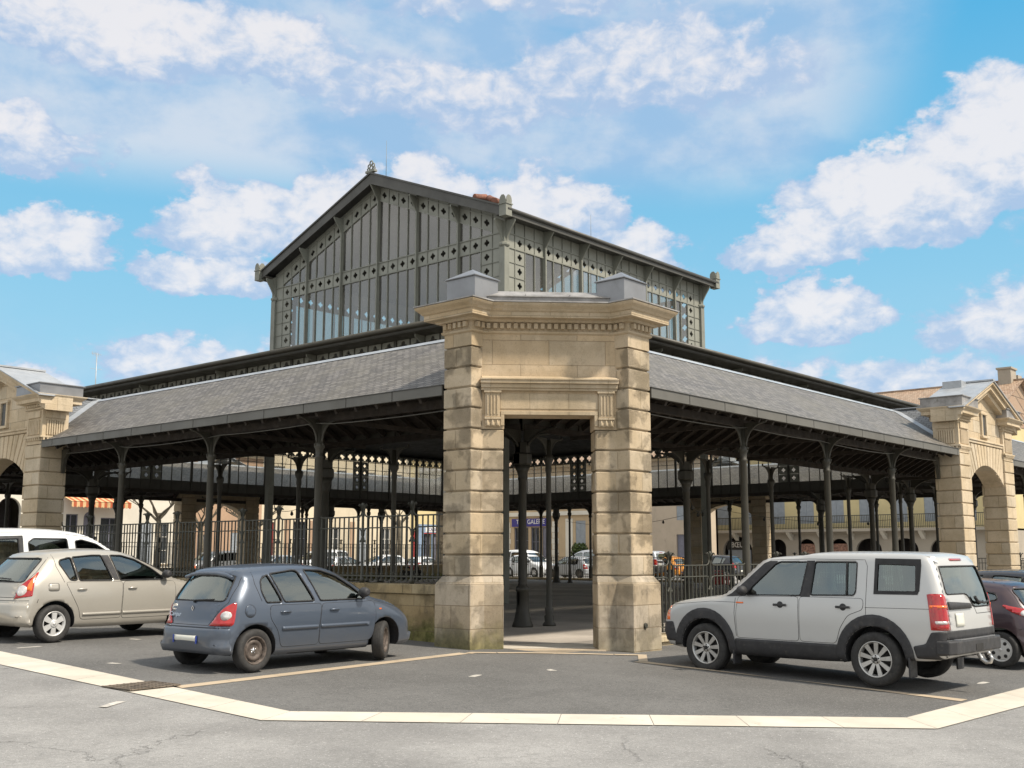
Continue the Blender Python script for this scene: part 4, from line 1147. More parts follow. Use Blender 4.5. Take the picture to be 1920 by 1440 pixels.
simple('trim_black', (.028, .028, .030), .62, 0, .15, 6, .1, 50, dirt=((.12, .105, .09), .45))
simple('seal_black', (.012, .012, .013), .6)
simple('car_interior', (.022, .022, .024), .85, 0, .3, 9)
simple('seat_grey', (.06, .062, .065), .9, 0, .2, 9)
simple('tyre_rubber', (.030, .029, .028), .82, 0, .25, 8, .2, 50, dirt=((.10, .09, .075), .5))
simple('alloy_silver', (.52, .51, .49), .34, .75, .08, 4, dirt=((.16, .13, .10), .35))
simple('hubcap_silver', (.60, .60, .59), .40, .35, .05, 5, dirt=((.2, .18, .15), .25))
simple('rusty_steel', (.105, .085, .072), .6, .3, .45, 14, .3, 60, dirt=((.07, .05, .04), .6))
simple('wheel_dark', (.02, .019, .018), .8)
simple('chrome', (.75, .75, .76), .12, 1.0, .02)
simple('lamp_red', (.36, .008, .008), .12, 0, .15, 12, coat=1.0); simple('lamp_orange', (.85, .16, .02), .15, 0, .1, 12, coat=1.0); simple('lamp_clear', (.62, .60, .58), .12, .2, .2, 25, coat=1.0)
simple('plate_blank', (.62, .62, .55), .4, 0, .05); simple('plate_blue', (.02, .05, .30), .4)
def carglass():
    m, t, b = new_mat('car_glass'); t.n.remove(b)
    tr = t.node('ShaderNodeBsdfTransparent'); tr.inputs[0].default_value = (.40, .50, .47, 1)
    gl = t.node('ShaderNodeBsdfGlossy'); gl.inputs['Roughness'].default_value = .02; gl.inputs[0].default_value = (.85, .93, .90, 1)
    fr = t.node('ShaderNodeFresnel'); fr.inputs[0].default_value = 1.62
    mx = t.node('ShaderNodeMixShader'); t.put(mx.inputs[0], t.math('ADD', t.math('MULTIPLY', fr.outputs[0], 1.2), .14, clamp=True)); t.l.new(tr.outputs[0], mx.inputs[1]); t.l.new(gl.outputs[0], mx.inputs[2])
    t.l.new(mx.outputs[0], [n for n in t.n if n.type == 'OUTPUT_MATERIAL'][0].inputs[0])
carglass()
from mathutils.kdtree import KDTree
def chaikin(P, it=3):
    for _ in range(it):
        Q = [P[0]]
        for a, b in zip(P, P[1:]):
            Q += [(a[0] * .75 + b[0] * .25, a[1] * .75 + b[1] * .25), (a[0] * .25 + b[0] * .75, a[1] * .25 + b[1] * .75)]
        Q.append(P[-1]); P = Q
    return P
def resample(P, n):
    L = [0]
    for a, b in zip(P, P[1:]): L.append(L[-1] + math.hypot(b[0] - a[0], b[1] - a[1]))
    out_ = []; j = 0
    for k in range(n + 1):
        s = L[-1] * k / n
        while j < len(L) - 2 and L[j + 1] < s: j += 1
        f = (s - L[j]) / max(1e-9, L[j + 1] - L[j]); out_.append((P[j][0] + (P[j + 1][0] - P[j][0]) * f, P[j][1] + (P[j + 1][1] - P[j][1]) * f))
    return out_
def interp(P, x):
    if x <= P[0][0]: return P[0][1]
    for a, b in zip(P, P[1:]):
        if x <= b[0]: return a[1] + (b[1] - a[1]) * (x - a[0]) / max(1e-9, b[0] - a[0])
    return P[-1][1]
def fillet(P, r, n=4):
    out_ = []; N = len(P)
    for i in range(N):
        a, b, c = Vector(P[i - 1]), Vector(P[i]), Vector(P[(i + 1) % N])
        r1 = min(r, (a - b).length * .45); r2 = min(r, (c - b).length * .45)
        p, q = b + (a - b).normalized() * r1, b + (c - b).normalized() * r2
        for k in range(n + 1):
            t = k / n; out_.append(tuple(p * (1 - t) ** 2 + b * 2 * t * (1 - t) + q * t * t))
    return out_
class Car:
    def __init__(s, sp):
        s.sp = sp
        top = resample(chaikin(sp['top']), 120); bot = chaikin(sp['bot'], 2)
        xs0, xs1 = top[0][0], top[-1][0]
        bnd = resample(top, 300) ; botd = resample(bot, 200)
        pts = bnd + botd; kd = KDTree(len(pts)); rr = []
        for i, p in enumerate(pts):
            kd.insert((p[0], p[1], 0), i)
            q = pts[min(i + 1, len(pts) - 1)] if i != 300 else p; o = pts[max(i - 1, 0)]
            tx, tz = q[0] - o[0], q[1] - o[1]; l = math.hypot(tx, tz) or 1
            vert = abs(tz) / l                       # 1 where the outline is upright (front, rear)
            if i > 300: rr.append(.05 + .12 * vert)
            else:
                e = sp.get('rend', .24); u = sp.get('rtop', .10)
                rr.append(u + (e - u) * vert ** 1.3)
        kd.balance(); s.kd = kd; s.rr = rr
        m = MB(); m.smooth = True; L = []; R = []; rows = 26
        yc = []
        for (x, zt) in top:
            zb = interp(bot, x)
            if zt < zb: zt = zb + 1e-4
            col = []
            for j in range(rows + 1):
                f = .5 - .5 * math.cos(PI * j / rows); z = zb + (zt - zb) * f
                col.append((x, s.Y(x, z), z))
            L.append([m.vert(p) for p in col]); R.append([m.vert((p[0], -p[1], p[2])) for p in col]); yc.append(col)
        n = len(top)
        for i in range(n - 1):
            for j in range(rows):
                m.face((L[i][j], L[i][j + 1], L[i + 1][j + 1], L[i + 1][j])); m.face((R[i][j], R[i + 1][j], R[i + 1][j + 1], R[i][j + 1]))
        NS = 8
        def strip(jj, sgn):
            prev = None
            for i in range(n):
                a = yc[i][jj]
                p, q = top[max(i - 1, 0)], top[min(i + 1, n - 1)]
                if sgn > 0: tx, tz = q[0] - p[0], q[1] - p[1]
                else: tx, tz = -(q[0] - p[0]), 0
                l = math.hypot(tx, tz) or 1; nx, nz = -tz / l, tx / l
                cam_ = sp.get('camber', .035) if sgn > 0 else 0
                if i in (0, n - 1): nx, nz = (-1 if i == 0 else 1), 0
                row = [L[i][jj]]
                for k in range(1, NS):
                    v = 1 - 2 * k / NS; c = cam_ * (1 - v * v)
                    row.append(m.vert((a[0] + nx * c, a[1] * v, a[2] + nz * c)))
                row.append(R[i][jj])
                if prev:
                    for k in range(NS):
                        f = (prev[k], row[k], row[k + 1], prev[k + 1]); m.face(f[::-1] if sgn > 0 else f)
                prev = row
            return prev
        strip(rows, 1); strip(0, -1)
        me = bpy.data.meshes.new('tmp'); me.from_pydata([tuple(v) for v in m.v], [], m.f)
        bm = bmesh.new(); bm.from_mesh(me)
        bmesh.ops.remove_doubles(bm, verts=bm.verts[:], dist=2e-4)
        bmesh.ops.dissolve_degenerate(bm, edges=bm.edges[:], dist=1e-5)
        be = [e for e in bm.edges if e.is_boundary]
        if be: bmesh.ops.holes_fill(bm, edges=be, sides=0)
        bmesh.ops.recalc_face_normals(bm, faces=bm.faces[:])
        s.bvh = BVHTree.FromBMesh(bm)
        bm.to_mesh(me); bm.free(); s.me = me
        s.nonman = 0
    def Y(s, x, z):
        sp = s.sp
        w_ = interp(sp['wid'], z)
        xm = sp.get('xm', 0.1); half = sp['len'] / 2; q = (x - xm) / half
        w_ *= 1 - sp.get('taper', .05) * max(0, abs(q) - .35) ** 1.5 / .5
        co, idx, d = s.kd.find((x, z, 0)); r = s.rr[idx]
        return w_ - r + math.sqrt(max(0, r * r - (r - d) ** 2)) if d < r else w_
    def hit(s, a, b, mode):
        if mode == 'l': o, d_ = (a, 3, b), (0, -1, 0)
        elif mode == 'r': o, d_ = (a, -3, b), (0, 1, 0)
        elif mode == 'back':
            o, d_ = (-5, a, b), (1, 0, 0)
            if abs(a) > .3:
                h0 = s.bvh.ray_cast(Vector((-5, .3 if a > 0 else -.3, b)), Vector((1, 0, 0))); h1 = s.bvh.ray_cast(Vector(o), Vector(d_))
                lim = .13 + .22 * max(0, abs(a) - .62)
                if h0[0] is not None and (h1[0] is None or h1[0].x > h0[0].x + lim):
                    sg = 1 if a > 0 else -1
                    o, d_ = (h0[0].x + lim, 3 * sg, b), (0, -sg, 0)
        elif mode == 'front': o, d_ = (5, a, b), (-1, 0, 0)
        else: o, d_ = (a, b, 4), (0, 0, -1)
        h = s.bvh.ray_cast(Vector(o), Vector(d_))
        if h[0] is None:
            h = s.bvh.find_nearest(Vector(o) + Vector(d_) * (3 if mode in 'lr' else 5))
            return h[0], h[1]
        n = h[1]
        if n.dot(Vector(d_)) > 0: n = -n
        return h[0], n
    def patch(s, name, poly, mode, mat, parent, off=.003, skirt=0.0, pitch=.08, smooth=True):
        bm = bmesh.new()
        f = bm.faces.new([bm.verts.new((p[0], p[1], 0)) for p in poly])
        for ax in (0, 1):
            lo = min(p[ax] for p in poly); hi = max(p[ax] for p in poly); k = lo + pitch
            while k < hi - .01:
                no = (1, 0, 0) if ax == 0 else (0, 1, 0); co = (k, 0, 0) if ax == 0 else (0, k, 0)
                bmesh.ops.bisect_plane(bm, geom=bm.verts[:] + bm.edges[:] + bm.faces[:], plane_co=co, plane_no=no); k += pitch
        for v in bm.verts:
            h, n = s.hit(v.co.x, v.co.y, mode); v.co = h + n * off
        bmesh.ops.recalc_face_normals(bm, faces=bm.faces[:])
        c = bm.faces[:][len(bm.faces) // 2] if len(bm.faces) else None
        want = {'l': Vector((0, 1, 0)), 'r': Vector((0, -1, 0)), 'back': Vector((-1, 0, 0)), 'front': Vector((1, 0, 0)), 'top': Vector((0, 0, 1))}[mode]
        tot = sum((f.normal.dot(want) * f.calc_area() for f in bm.faces))
        if tot < 0: bmesh.ops.reverse_faces(bm, faces=bm.faces[:])
        if skirt:
            be = [e for e in bm.edges if e.is_boundary]
            r = bmesh.ops.extrude_edge_only(bm, edges=be)
            for v in [g for g in r['geom'] if isinstance(g, bmesh.types.BMVert)]: v.co -= want * skirt
        me = bpy.data.meshes.new(name); bm.to_mesh(me); bm.free()
        me.polygons.foreach_set('use_smooth', [smooth] * len(me.polygons))
        me.materials.append(MATS[mat]); o = bpy.data.objects.new(name, me); COL.objects.link(o); o.parent = parent
        return o
    def line(s, m, pts, mode, r, closed=False, off=0.0, step=.05):
        P = []
        pts = list(pts) + ([pts[0]] if closed else [])
        for a, b in zip(pts, pts[1:]):
            n = max(1, int(math.hypot(b[0] - a[0], b[1] - a[1]) / step))
            for k in range(n): P.append((a[0] + (b[0] - a[0]) * k / n, a[1] + (b[1] - a[1]) * k / n))
        P.append(pts[-1]); Q = []
        for p in P:
            h, n = s.hit(p[0], p[1], mode); Q.append(h + n * off)
        m.tube(Q, r, 5)
def cut_body(car, cutters, paintmat, parent):
    o = bpy.data.objects.new('body', car.me); COL.objects.link(o)
    tmp = []
    for mb in cutters:
        me = bpy.data.meshes.new('cut'); me.from_pydata([tuple(v) for v in mb.v], [], mb.f)
        bm = bmesh.new(); bm.from_mesh(me); bmesh.ops.recalc_face_normals(bm, faces=bm.faces[:]); bm.to_mesh(me); bm.free()
        c = bpy.data.objects.new('cut', me); COL.objects.link(c); tmp.append(c)
        md = o.modifiers.new('b', 'BOOLEAN'); md.operation = 'DIFFERENCE'; md.object = c; md.solver = 'EXACT'
    dg = bpy.context.evaluated_depsgraph_get(); dg.update()
    me = bpy.data.meshes.new_from_object(o.evaluated_get(dg))
    for c in tmp: bpy.data.objects.remove(c)
    bpy.data.objects.remove(o)
    me.materials.clear(); me.materials.append(MATS[paintmat]); me.materials.append(MATS['car_interior'])
    smf = []; mif = []
    for p in me.polygons:
        h = car.bvh.find_nearest(p.center)
        ins = h[0] is not None and (h[0] - p.center).length > .010 and not (abs(h[1].dot(p.normal)) > .88 and (h[0] - p.center).length < .035)
        low = p.center.z < car.sp['zlow']
        mif.append(1 if (ins or low) else 0); smf.append(not ins)
    me.polygons.foreach_set('material_index', mif); me.polygons.foreach_set('use_smooth', smf); me.update()
    o = bpy.data.objects.new('body', me); COL.objects.link(o); o.parent = parent
    return o
def prism_xz(poly, y0=-1.3, y1=1.3):
    m = MB(); m.extrude([(p[0], y0, p[1]) for p in poly], (0, y1 - y0, 0)); return m
def prism_yz(poly, x0, x1):
    m = MB(); m.extrude([(x0, p[0], p[1]) for p in poly], (x1 - x0, 0, 0)); return m
def cyl_y(x, z, r, y0, y1, n=40):
    m = MB(); m.lathe([(r, y0), (r, y1)], (x, 0, z), n, 'y'); return m
def cabin(poly, yb, yt):
    zs = [p[1] for p in poly]; lo, hi = min(zs), max(zs)
    yy = lambda z: yb + (yt - yb) * (z - lo) / (hi - lo)
    m = MB(); n = len(poly)
    a = [m.vert((p[0], yy(p[1]), p[1])) for p in poly]; b = [m.vert((p[0], -yy(p[1]), p[1])) for p in poly]
    m.face(a); m.face(b[::-1])
    for k in range(n): m.face((a[(k + 1) % n], a[k], b[k], b[(k + 1) % n]))
    return m
WH = {}
def make_wheel(style, R, wd, parent):
    """axis along y, outer face towards -y; returns the tyre with its rim as child"""
    key = (style, R)
    if key in WH:
        return copy_tree(WH[key], parent)
    rr = R * {'steel': .66, 'hub6': .66, 'alloy': .66, 'hub7': .66}[style]; h = wd / 2
    m = MB()
    m.lathe([(rr - .01, -h * .75), (rr + .012, -h * .92), (R * .86, -h * 1.0), (R * .955, -h * .86), (R, -h * .62), (R, h * .62), (R * .955, h * .86), (R * .86, h), (rr, h * .9), (rr - .01, h * .5)], n=40, axis='y', caps=False)
    tg = MB()
    t = m.build('wheel', 'tyre_rubber', parent)
    # tread grooves as dark rings
    g = MB()
    for q in (-.35, -.12, .12, .35): g.lathe([(R + .0008, h * q * 1.2 - .004), (R + .0008, h * q * 1.2 + .004)], n=40, axis='y', caps=False)
    g.build('tread_groove', 'wheel_dark', t)
    b = MB(); b.lathe([(.01, -h * .1), (rr, -h * .1), (rr, h * .6)], n=28, axis='y'); b.build('backing_disc', 'wheel_dark', t)  # dark backing stands in for the shade behind the rim openings
    m = MB()
    m.lathe([(rr - .035, -h * .3), (rr - .018, -h * .80), (rr - .004, -h * .90), (rr + .006, -h * .80), (rr + .004, -h * .2)], n=40, axis='y', caps=False)
    def spoke(a, w0, w1, r0, r1, y0, y1, th):
        ca, sa = math.cos(a), math.sin(a)
        def P(r, u, y): return (r * ca - u * sa, y, r * sa + u * ca)
        v = [m.vert(p) for p in (P(r0, -w0, y0), P(r1, -w1, y1), P(r1, w1, y1), P(r0, w0, y0), P(r0, -w0, y0 + th), P(r1, -w1, y1 + th), P(r1, w1, y1 + th), P(r0, w0, y0 + th))]
        for f in ((0, 1, 2, 3), (7, 6, 5, 4), (0, 4, 5, 1), (1, 5, 6, 2), (2, 6, 7, 3), (3, 7, 4, 0)): m.face([v[i] for i in f])
    if style == 'alloy':
        for k in range(9): spoke(2 * PI * k / 9 + .1, rr * .085, rr * .135, rr * .22, rr - .015, -h * .62, -h * .72, .03)
        m.lathe([(rr * .30, -h * .30), (rr * .27, -h * .66), (rr * .12, -h * .70), (.001, -h * .62)], n=20, axis='y')
        mat = 'alloy_silver'
    elif style == 'hub6':
        for k in range(6): spoke(2 * PI * k / 6 + .5, rr * .16, rr * .24, rr * .20, rr - .01, -h * .78, -h * .74, .03)
        m.lathe([(rr * .36, -h * .5), (rr * .33, -h * .80), (rr * .20, -h * .86), (.001, -h * .88)], n=20, axis='y'); mat = 'hubcap_silver'
    elif style == 'hub7':
        m.lathe([(rr - .01, -h * .70), (rr * .80, -h * .76), (rr * .35, -h * .84), (.001, -h * .88)], n=32, axis='y'); mat = 'hubcap_silver'
    else:
        m.lathe([(rr - .02, -h * .35), (rr * .84, -h * .20), (rr * .74, -h * .50), (rr * .62, -h * .66), (rr * .48, -h * .50), (rr * .40, -h * .30), (.001, -h * .28)], n=32, axis='y'); mat = 'rusty_steel'
    r_ = m.build('rim', mat, t)
    m = MB()
    if style in ('hub7', 'steel'):
        n = 7 if style == 'hub7' else 14; rp = rr * (.66 if style == 'hub7' else .80); hs = .030 if style == 'hub7' else .013
        for k in range(n):
            a = 2 * PI * k / n; c = (rp * math.cos(a), 0, rp * math.sin(a))
            yq = -h * .80 if style == 'hub7' else -h * .40
            m.lathe([(.001, yq - .004), (hs, yq - .003), (hs, yq + .02)], c, 10, 'y')
        m.build('vent_hole', 'wheel_dark', r_) if style == 'hub7' else m.build('vent_hole', 'wheel_dark', r_)
        m = MB()
    nn = 5
    for k in range(nn):
        a = 2 * PI * k / nn + .3; rp = rr * .19
        m.lathe([(.001, -h * .74 if style != 'steel' else -h * .40), (.011, -h * .73 if style != 'steel' else -h * .38), (.011, -h * .2)], (rp * math.cos(a), 0, rp * math.sin(a)), 8, 'y')
    m.lathe([(.001, -h * .93 if style != 'steel' else -h * .5), (.028, -h * .90 if style != 'steel' else -h * .46), (.03, -h * .2)], (0, 0, 0), 12, 'y')
    m.build('hub', 'wheel_dark' if style == 'alloy' else ('chrome' if style == 'steel' else 'hubcap_silver'), t)
    WH[key] = t
    return t
def seats(parent, xs, yw, zb, zt, lean=.12):
    m = MB()
    for x in xs:
        for sg in (-1, 1):
            y = sg * yw
            m.extrude([(x, y - .23, zb), (x + .10, y - .23, zb), (x + .10 - lean, y - .21, zt), (x - lean, y - .21, zt)], (0, .46, 0))
            m.box(x, x + .5, y - .24, y + .24, zb - .12, zb + .04)
            m.extrude([(x - lean - .0, y - .12, zt + .03), (x - lean + .09, y - .12, zt + .03), (x - lean + .07, y - .11, zt + .18), (x - lean - .02, y - .11, zt + .18)], (0, .24, 0))
    m.build('seats', 'seat_grey', parent, bevel=.03, seg=2)
def build_car(name, sp, label, cat, loc, rz, scale=1.0, steer=0.0):
    root = thing(name, label, cat, (loc[0], loc[1], gz(loc[0], loc[1])), rz)
    kx, kz = sp.get('kx', 1), sp.get('kz', 1)
    if kx != 1 or kz != 1:
        W2 = lambda P: [(x * kx if abs(x) > 1.4 else x, z if z < .5 else .5 + (z - .5) * kz) for x, z in P]
        sp['top'] = W2(sp['top']); sp['cabin'] = W2(sp['cabin']); sp['wid'] = [(z if z < .5 else .5 + (z - .5) * kz, y) for z, y in sp['wid']]; sp['side_glass'] = [W2(p) for p in sp['side_glass']]
        Z2 = lambda P: [(y, z if z < .5 else .5 + (z - .5) * kz) for y, z in P]
        sp['back_glass'] = Z2(sp['back_glass']); sp['front_glass'] = Z2(sp['front_glass'])
    car = Car(sp); pm = sp['paint']
    xa, xf = sp['axles']; R = sp['R']; ww = sp['wid_max']
    cut = []
    ar = sp.get('arch', R + .055)
    for x in (xa, xf):
        for s_ in (-1, 1): cut.append(cyl_y(x, R + .01, ar, *( (ww - .30, ww + .2) if s_ > 0 else (-ww - .2, -ww + .30))))
    cut.append(cabin(sp['cabin'], sp['cab_y'][0], sp['cab_y'][1]))
    sidew = [fillet(p, .035) for p in sp['side_glass']]
    for p in sidew: cut.append(prism_xz(p))
    bg_, fg = fillet(sp['back_glass'], .06), fillet(sp['front_glass'], .06)
    cut.append(prism_yz(bg_, sp['top'][0][0] - .3, sp['back_x'])); cut.append(prism_yz(fg, sp['front_x'], sp['top'][-1][0] + .3))
    body = cut_body(car, cut, pm, root)
    for p in sidew:
        for mode in 'lr': car.patch('window', p, mode, 'car_glass', root, off=-.012)
    car.patch('rear_window', bg_, 'back', 'car_glass', root, off=-.010)
    car.patch('windscreen', fg, 'front', 'car_glass', root, off=-.010)
    m = MB()
    for p in sidew:
        for mode in 'lr': car.line(m, p, mode, sp.get('seal', .013), True)
    car.line(m, bg_, 'back', .012, True); car.line(m, fg, 'front', .012, True)
    m.build('window_seals', 'seal_black', root)
    seats(root, sp['seats'], ww * .42, sp['seat_z'][0], sp['seat_z'][1])
    # doors
    for mode in 'lr':
        for d_ in sp['doors']:
            P = fillet(d_, .06)
            dr = car.patch('door', P, mode, pm, root, off=.0025)
            m = MB(); car.line(m, P, mode, .0042, True); m.build('door_gap', 'seal_black', dr)
        for (hx, hz) in sp['handles']:
            m = MB()
            if sp.get('handle') == 'bar':
                h, n = car.hit(hx, hz, mode); sg = 1 if mode == 'l' else -1
                m.box(h.x - .11, h.x + .11, h.y + sg * .012, h.y + sg * .035, hz - .017, hz + .017)
                m.lathe([(.055, 0), (.05, .010)], (h.x, h.y + (0.0 if sg > 0 else -.010), hz), 16, 'y')
                m.build('door_handle', 'trim_black', root, bevel=.005)
            else:
                h, n = car.hit(hx, hz, mode); sg = 1 if mode == 'l' else -1
                m.M = Matrix.Translation((h.x, h.y + sg * .008, hz)) @ Matrix.Diagonal((1, .35, .5, 1))
                m.lathe([(.001, -.062), (.035, -.052), (.05, -.03), (.055, 0), (.05, .03), (.035, .052), (.001, .062)], (0, 0, 0), 12, 'y') if False else None
                m.M = Matrix.Translation((h.x, h.y + sg * .016, hz))
                m.tube([(-.085, 0, -.004), (-.06, sg * .010, .004), (0, sg * .014, .006), (.06, sg * .010, .004), (.085, 0, -.004)], [.010, .016, .017, .016, .010], 8)
                m.build('door_handle', pm, root)
    for nm, mat, mode, poly, off, sk in sp['extra']:
        for md in (mode if isinstance(mode, (list, tuple)) else [mode]):
            car.patch(nm, poly, md, mat, root, off=off, skirt=sk, pitch=.05)
    for nm, mat, mode, pts, r in sp.get('lines', []):
        m = MB()
        for md in (mode if isinstance(mode, (list, tuple)) else [mode]): car.line(m, pts, md, r)
        m.build(nm, mat, root)
    # wheels
    for x in (xa, xf):
        for s_ in (-1, 1):
            w_ = make_wheel(sp['wheel'], R, sp.get('tw', .19), root)
            w_.location = (x, s_ * (ww - sp.get('tw', .19) / 2 - sp.get('inset', .025)), R)
            w_.rotation_euler = (0, 0, (PI if s_ > 0 else 0) + (steer if x == xf else 0))
            if 'label' in w_: del w_['label']
    # mirrors
    mx, mz = sp['mirror']
    for s_ in (-1, 1):
        y0 = s_ * abs(car.Y(mx, mz))
        m = MB(); m.M = Matrix.Translation((mx, y0, mz))
        m.tube([(0, 0, -.03), (.0, s_ * .10, 0)], .022, 8)
        m.lathe([(.03, -.085), (.062, -.07), (.075, -.02), (.075, .03), (.055, .075), (.02, .085)], (.0, s_ * .135, .01), 12, 'y')
        o = m.build('wing_mirror', sp.get('mirror_mat', 'trim_black'), root, bevel=0)
    if scale != 1: root.scale = (scale,) * 3
    return root, car
def mirror_poly(P): return [(-a, b) for a, b in P]

# ---- blue grey hatchback ------------------------------------------------
def rect(a0, a1, b0, b1): return [(a0, b0), (a1, b0), (a1, b1), (a0, b1)]
def ell(cx, cz, rx, rz, n=18): return [(cx + rx * math.cos(2 * PI * k / n), cz + rz * math.sin(2 * PI * k / n)) for k in range(n)]
tl = fillet([(.435, .635), (.80, .635), (.795, .92), (.70, .955), (.62, .88)], .03)
hatch_blue = dict(len=3.81, paint='paint_slate_blue', wheel='steel', R=.292, axles=(-1.235, 1.235), wid_max=.82, arch=.345, rend=.26, rtop=.13, camber=.03, zlow=.215, taper=.09,
    top=[(-1.835, .42), (-1.83, .56), (-1.81, .625), (-1.775, .64), (-1.755, .72), (-1.74, .82), (-1.70, .94), (-1.62, 1.08), (-1.53, 1.22), (-1.475, 1.315), (-1.44, 1.345), (-1.30, 1.375), (-1.0, 1.40), (-.6, 1.417), (-.2, 1.417), (.10, 1.398), (.36, 1.335), (.62, 1.20), (.86, 1.05), (1.04, .945), (1.14, .915), (1.35, .875), (1.60, .80), (1.80, .70), (1.92, .60), (1.965, .50), (1.975, .40)],
    bot=[(-1.835, .42), (-1.80, .28), (-1.66, .235), (-1.2, .23), (-.8, .20), (.9, .20), (1.3, .21), (1.75, .20), (1.93, .24), (1.975, .40)],
    wid=[(.18, .735), (.27, .785), (.45, .812), (.65, .82), (.85, .805), (.97, .775), (1.10, .725), (1.25, .655), (1.36, .60), (1.42, .57)],
    cabin=[(-1.60, .55), (.80, .55), (.95, .86), (.33, 1.28), (0, 1.335), (-1.05, 1.335), (-1.42, 1.24)], cab_y=(.70, .52),
    kx=.985, kz=1.035,
    side_glass=[[(-1.055, .925), (-1.115, 1.09), (-1.085, 1.235), (-.955, 1.30), (-.785, .925)], [(-.745, .925), (-.905, 1.307), (-.47, 1.355), (-.40, 1.34), (-.195, .925)], [(-.085, .925), (-.275, 1.355), (.06, 1.345), (.34, 1.26), (.62, 1.09), (.82, .925)]],
    back_glass=[(-.60, .955), (.60, .955), (.52, 1.29), (-.52, 1.29)], front_glass=[(-.66, .965), (.66, .965), (.54, 1.31), (-.54, 1.31)], back_x=-1.0, front_x=.1,
    doors=[[(-1.0, .90), (-.07, .90), (-.12, .60), (-.12, .315), (-.80, .315), (-.87, .55), (-1.00, .72)], [(-.055, .90), (1.0, .90), (1.03, .70), (.97, .38), (.90, .315), (-.105, .315), (-.105, .60)]],
    handles=[(-.74, .80), (.17, .80)],
    seats=(-.95, .05), seat_z=(.55, 1.00), mirror=(.70, 1.03), tw=.185,
    extra=[('tail_light', 'lamp_red', 'back', tl, .010, .02), ('tail_light', 'lamp_red', 'back', mirror_poly(tl), .010, .02),
           ('reversing_lens', 'lamp_clear', 'back', ell(.655, .775, .055, .06), .014, .01), ('reversing_lens', 'lamp_clear', 'back', ell(-.655, .775, .055, .06), .014, .01),
           ('bumper', 'paint_slate_blue', 'back', fillet(rect(-.80, .80, .27, .600), .05), .016, .02),
           ('number_plate', 'plate_blank', 'back', rect(-.25, .25, .395, .50), .024, .01),
           ('fuel_flap', 'paint_slate_blue', 'r', ell(-1.33, .83, .085, .085), .004, .006),
           ('rub_strip', 'paint_slate_blue', ('l', 'r'), fillet(rect(-.80, -.14, .545, .60), .02), .020, .02), ('rub_strip', 'paint_slate_blue', ('l', 'r'), fillet(rect(-.09, .88, .545, .60), .02), .020, .02),
           ('side_repeater', 'lamp_orange', ('l', 'r'), fillet(rect(1.10, 1.15, .765, .785), .008), .006, .005)],
    lines=[('tailgate_gap', 'seal_black', 'back', [(-.60, 1.29), (-.64, .95), (-.42, .645), (.42, .645), (.64, .95), (.60, 1.29)], .0045), ('bumper_gap', 'seal_black', 'back', [(-.79, .615), (.79, .615)], .006), ('pillar_gap', 'seal_black', ('l', 'r'), [(-1.20, 1.36), (-1.20, 1.2), (-1.13, .96)], .004), ('bonnet_gap', 'seal_black', ('l', 'r'), [(1.04, .90), (1.3, .845), (1.6, .775)], .004),
           ('flap_gap', 'seal_black', 'r', ell(-1.33, .83, .088, .088) + [ell(-1.33, .83, .088, .088)[0]], .003)])
hb, hbc = build_car('hatchback', hatch_blue, 'blue-grey hatchback with rusty bare steel wheels parked before the mossy wall', 'car', (-4.30, 1.76), RAD(1.5), 1.01, RAD(34))
m = MB()      # emblem on its tailgate, wiper, spoiler lip
h, n = hbc.hit(.40, .775, 'back'); text_obj('Campus', 'model_script', 'chrome', hb, .085, (h.x - .006, .40, .775), (RAD(82), 0, -PI / 2), .003)
h, n = hbc.hit(0, .865, 'back')
m.extrude([(h.x - .012, 0, .905), (h.x - .012, .030, .865), (h.x - .012, 0, .825), (h.x - .012, -.030, .865)], (.006, 0, 0)); m.build('emblem', 'chrome', hb)
m = MB(); m.extrude([(h.x - .0135, 0, .885), (h.x - .0135, .012, .865), (h.x - .0135, 0, .845), (h.x - .0135, -.012, .865)], (.004, 0, 0)); m.build('emblem_core', 'seal_black', hb)
m = MB(); hbc.line(m, [(.0, .965), (-.20, .975), (-.42, .985)], 'back', .011, off=.022); hbc.line(m, [(.0, .94), (.0, .97)], 'back', .02, off=.01); m.build('wiper', 'seal_black', hb)
m = MB(); m.tube([(-1.49, y, 1.345 - .06 * abs(y / .55) ** 3) for y in (-.55, -.4, -.2, 0, .2, .4, .55)], .028, 8); m.build('roof_spoiler', 'paint_slate_blue', hb)
m = MB(); h, n = hbc.hit(-.55, 0, 'top'); m.tube([h, h + Vector((-.09, 0, .15))], [.006, .003], 5); m.build('aerial', 'seal_black', hb)
for k, ch_ in enumerate(('left', 'right')):
    h, n = hbc.hit((.27, -.27)[k], .45, 'back'); m = MB(); m.box(h.x - .030, h.x - .02, (.252, -.278)[k], (.278, -.252)[k], .395, .50); m.build('plate_band', 'plate_blue', hb)

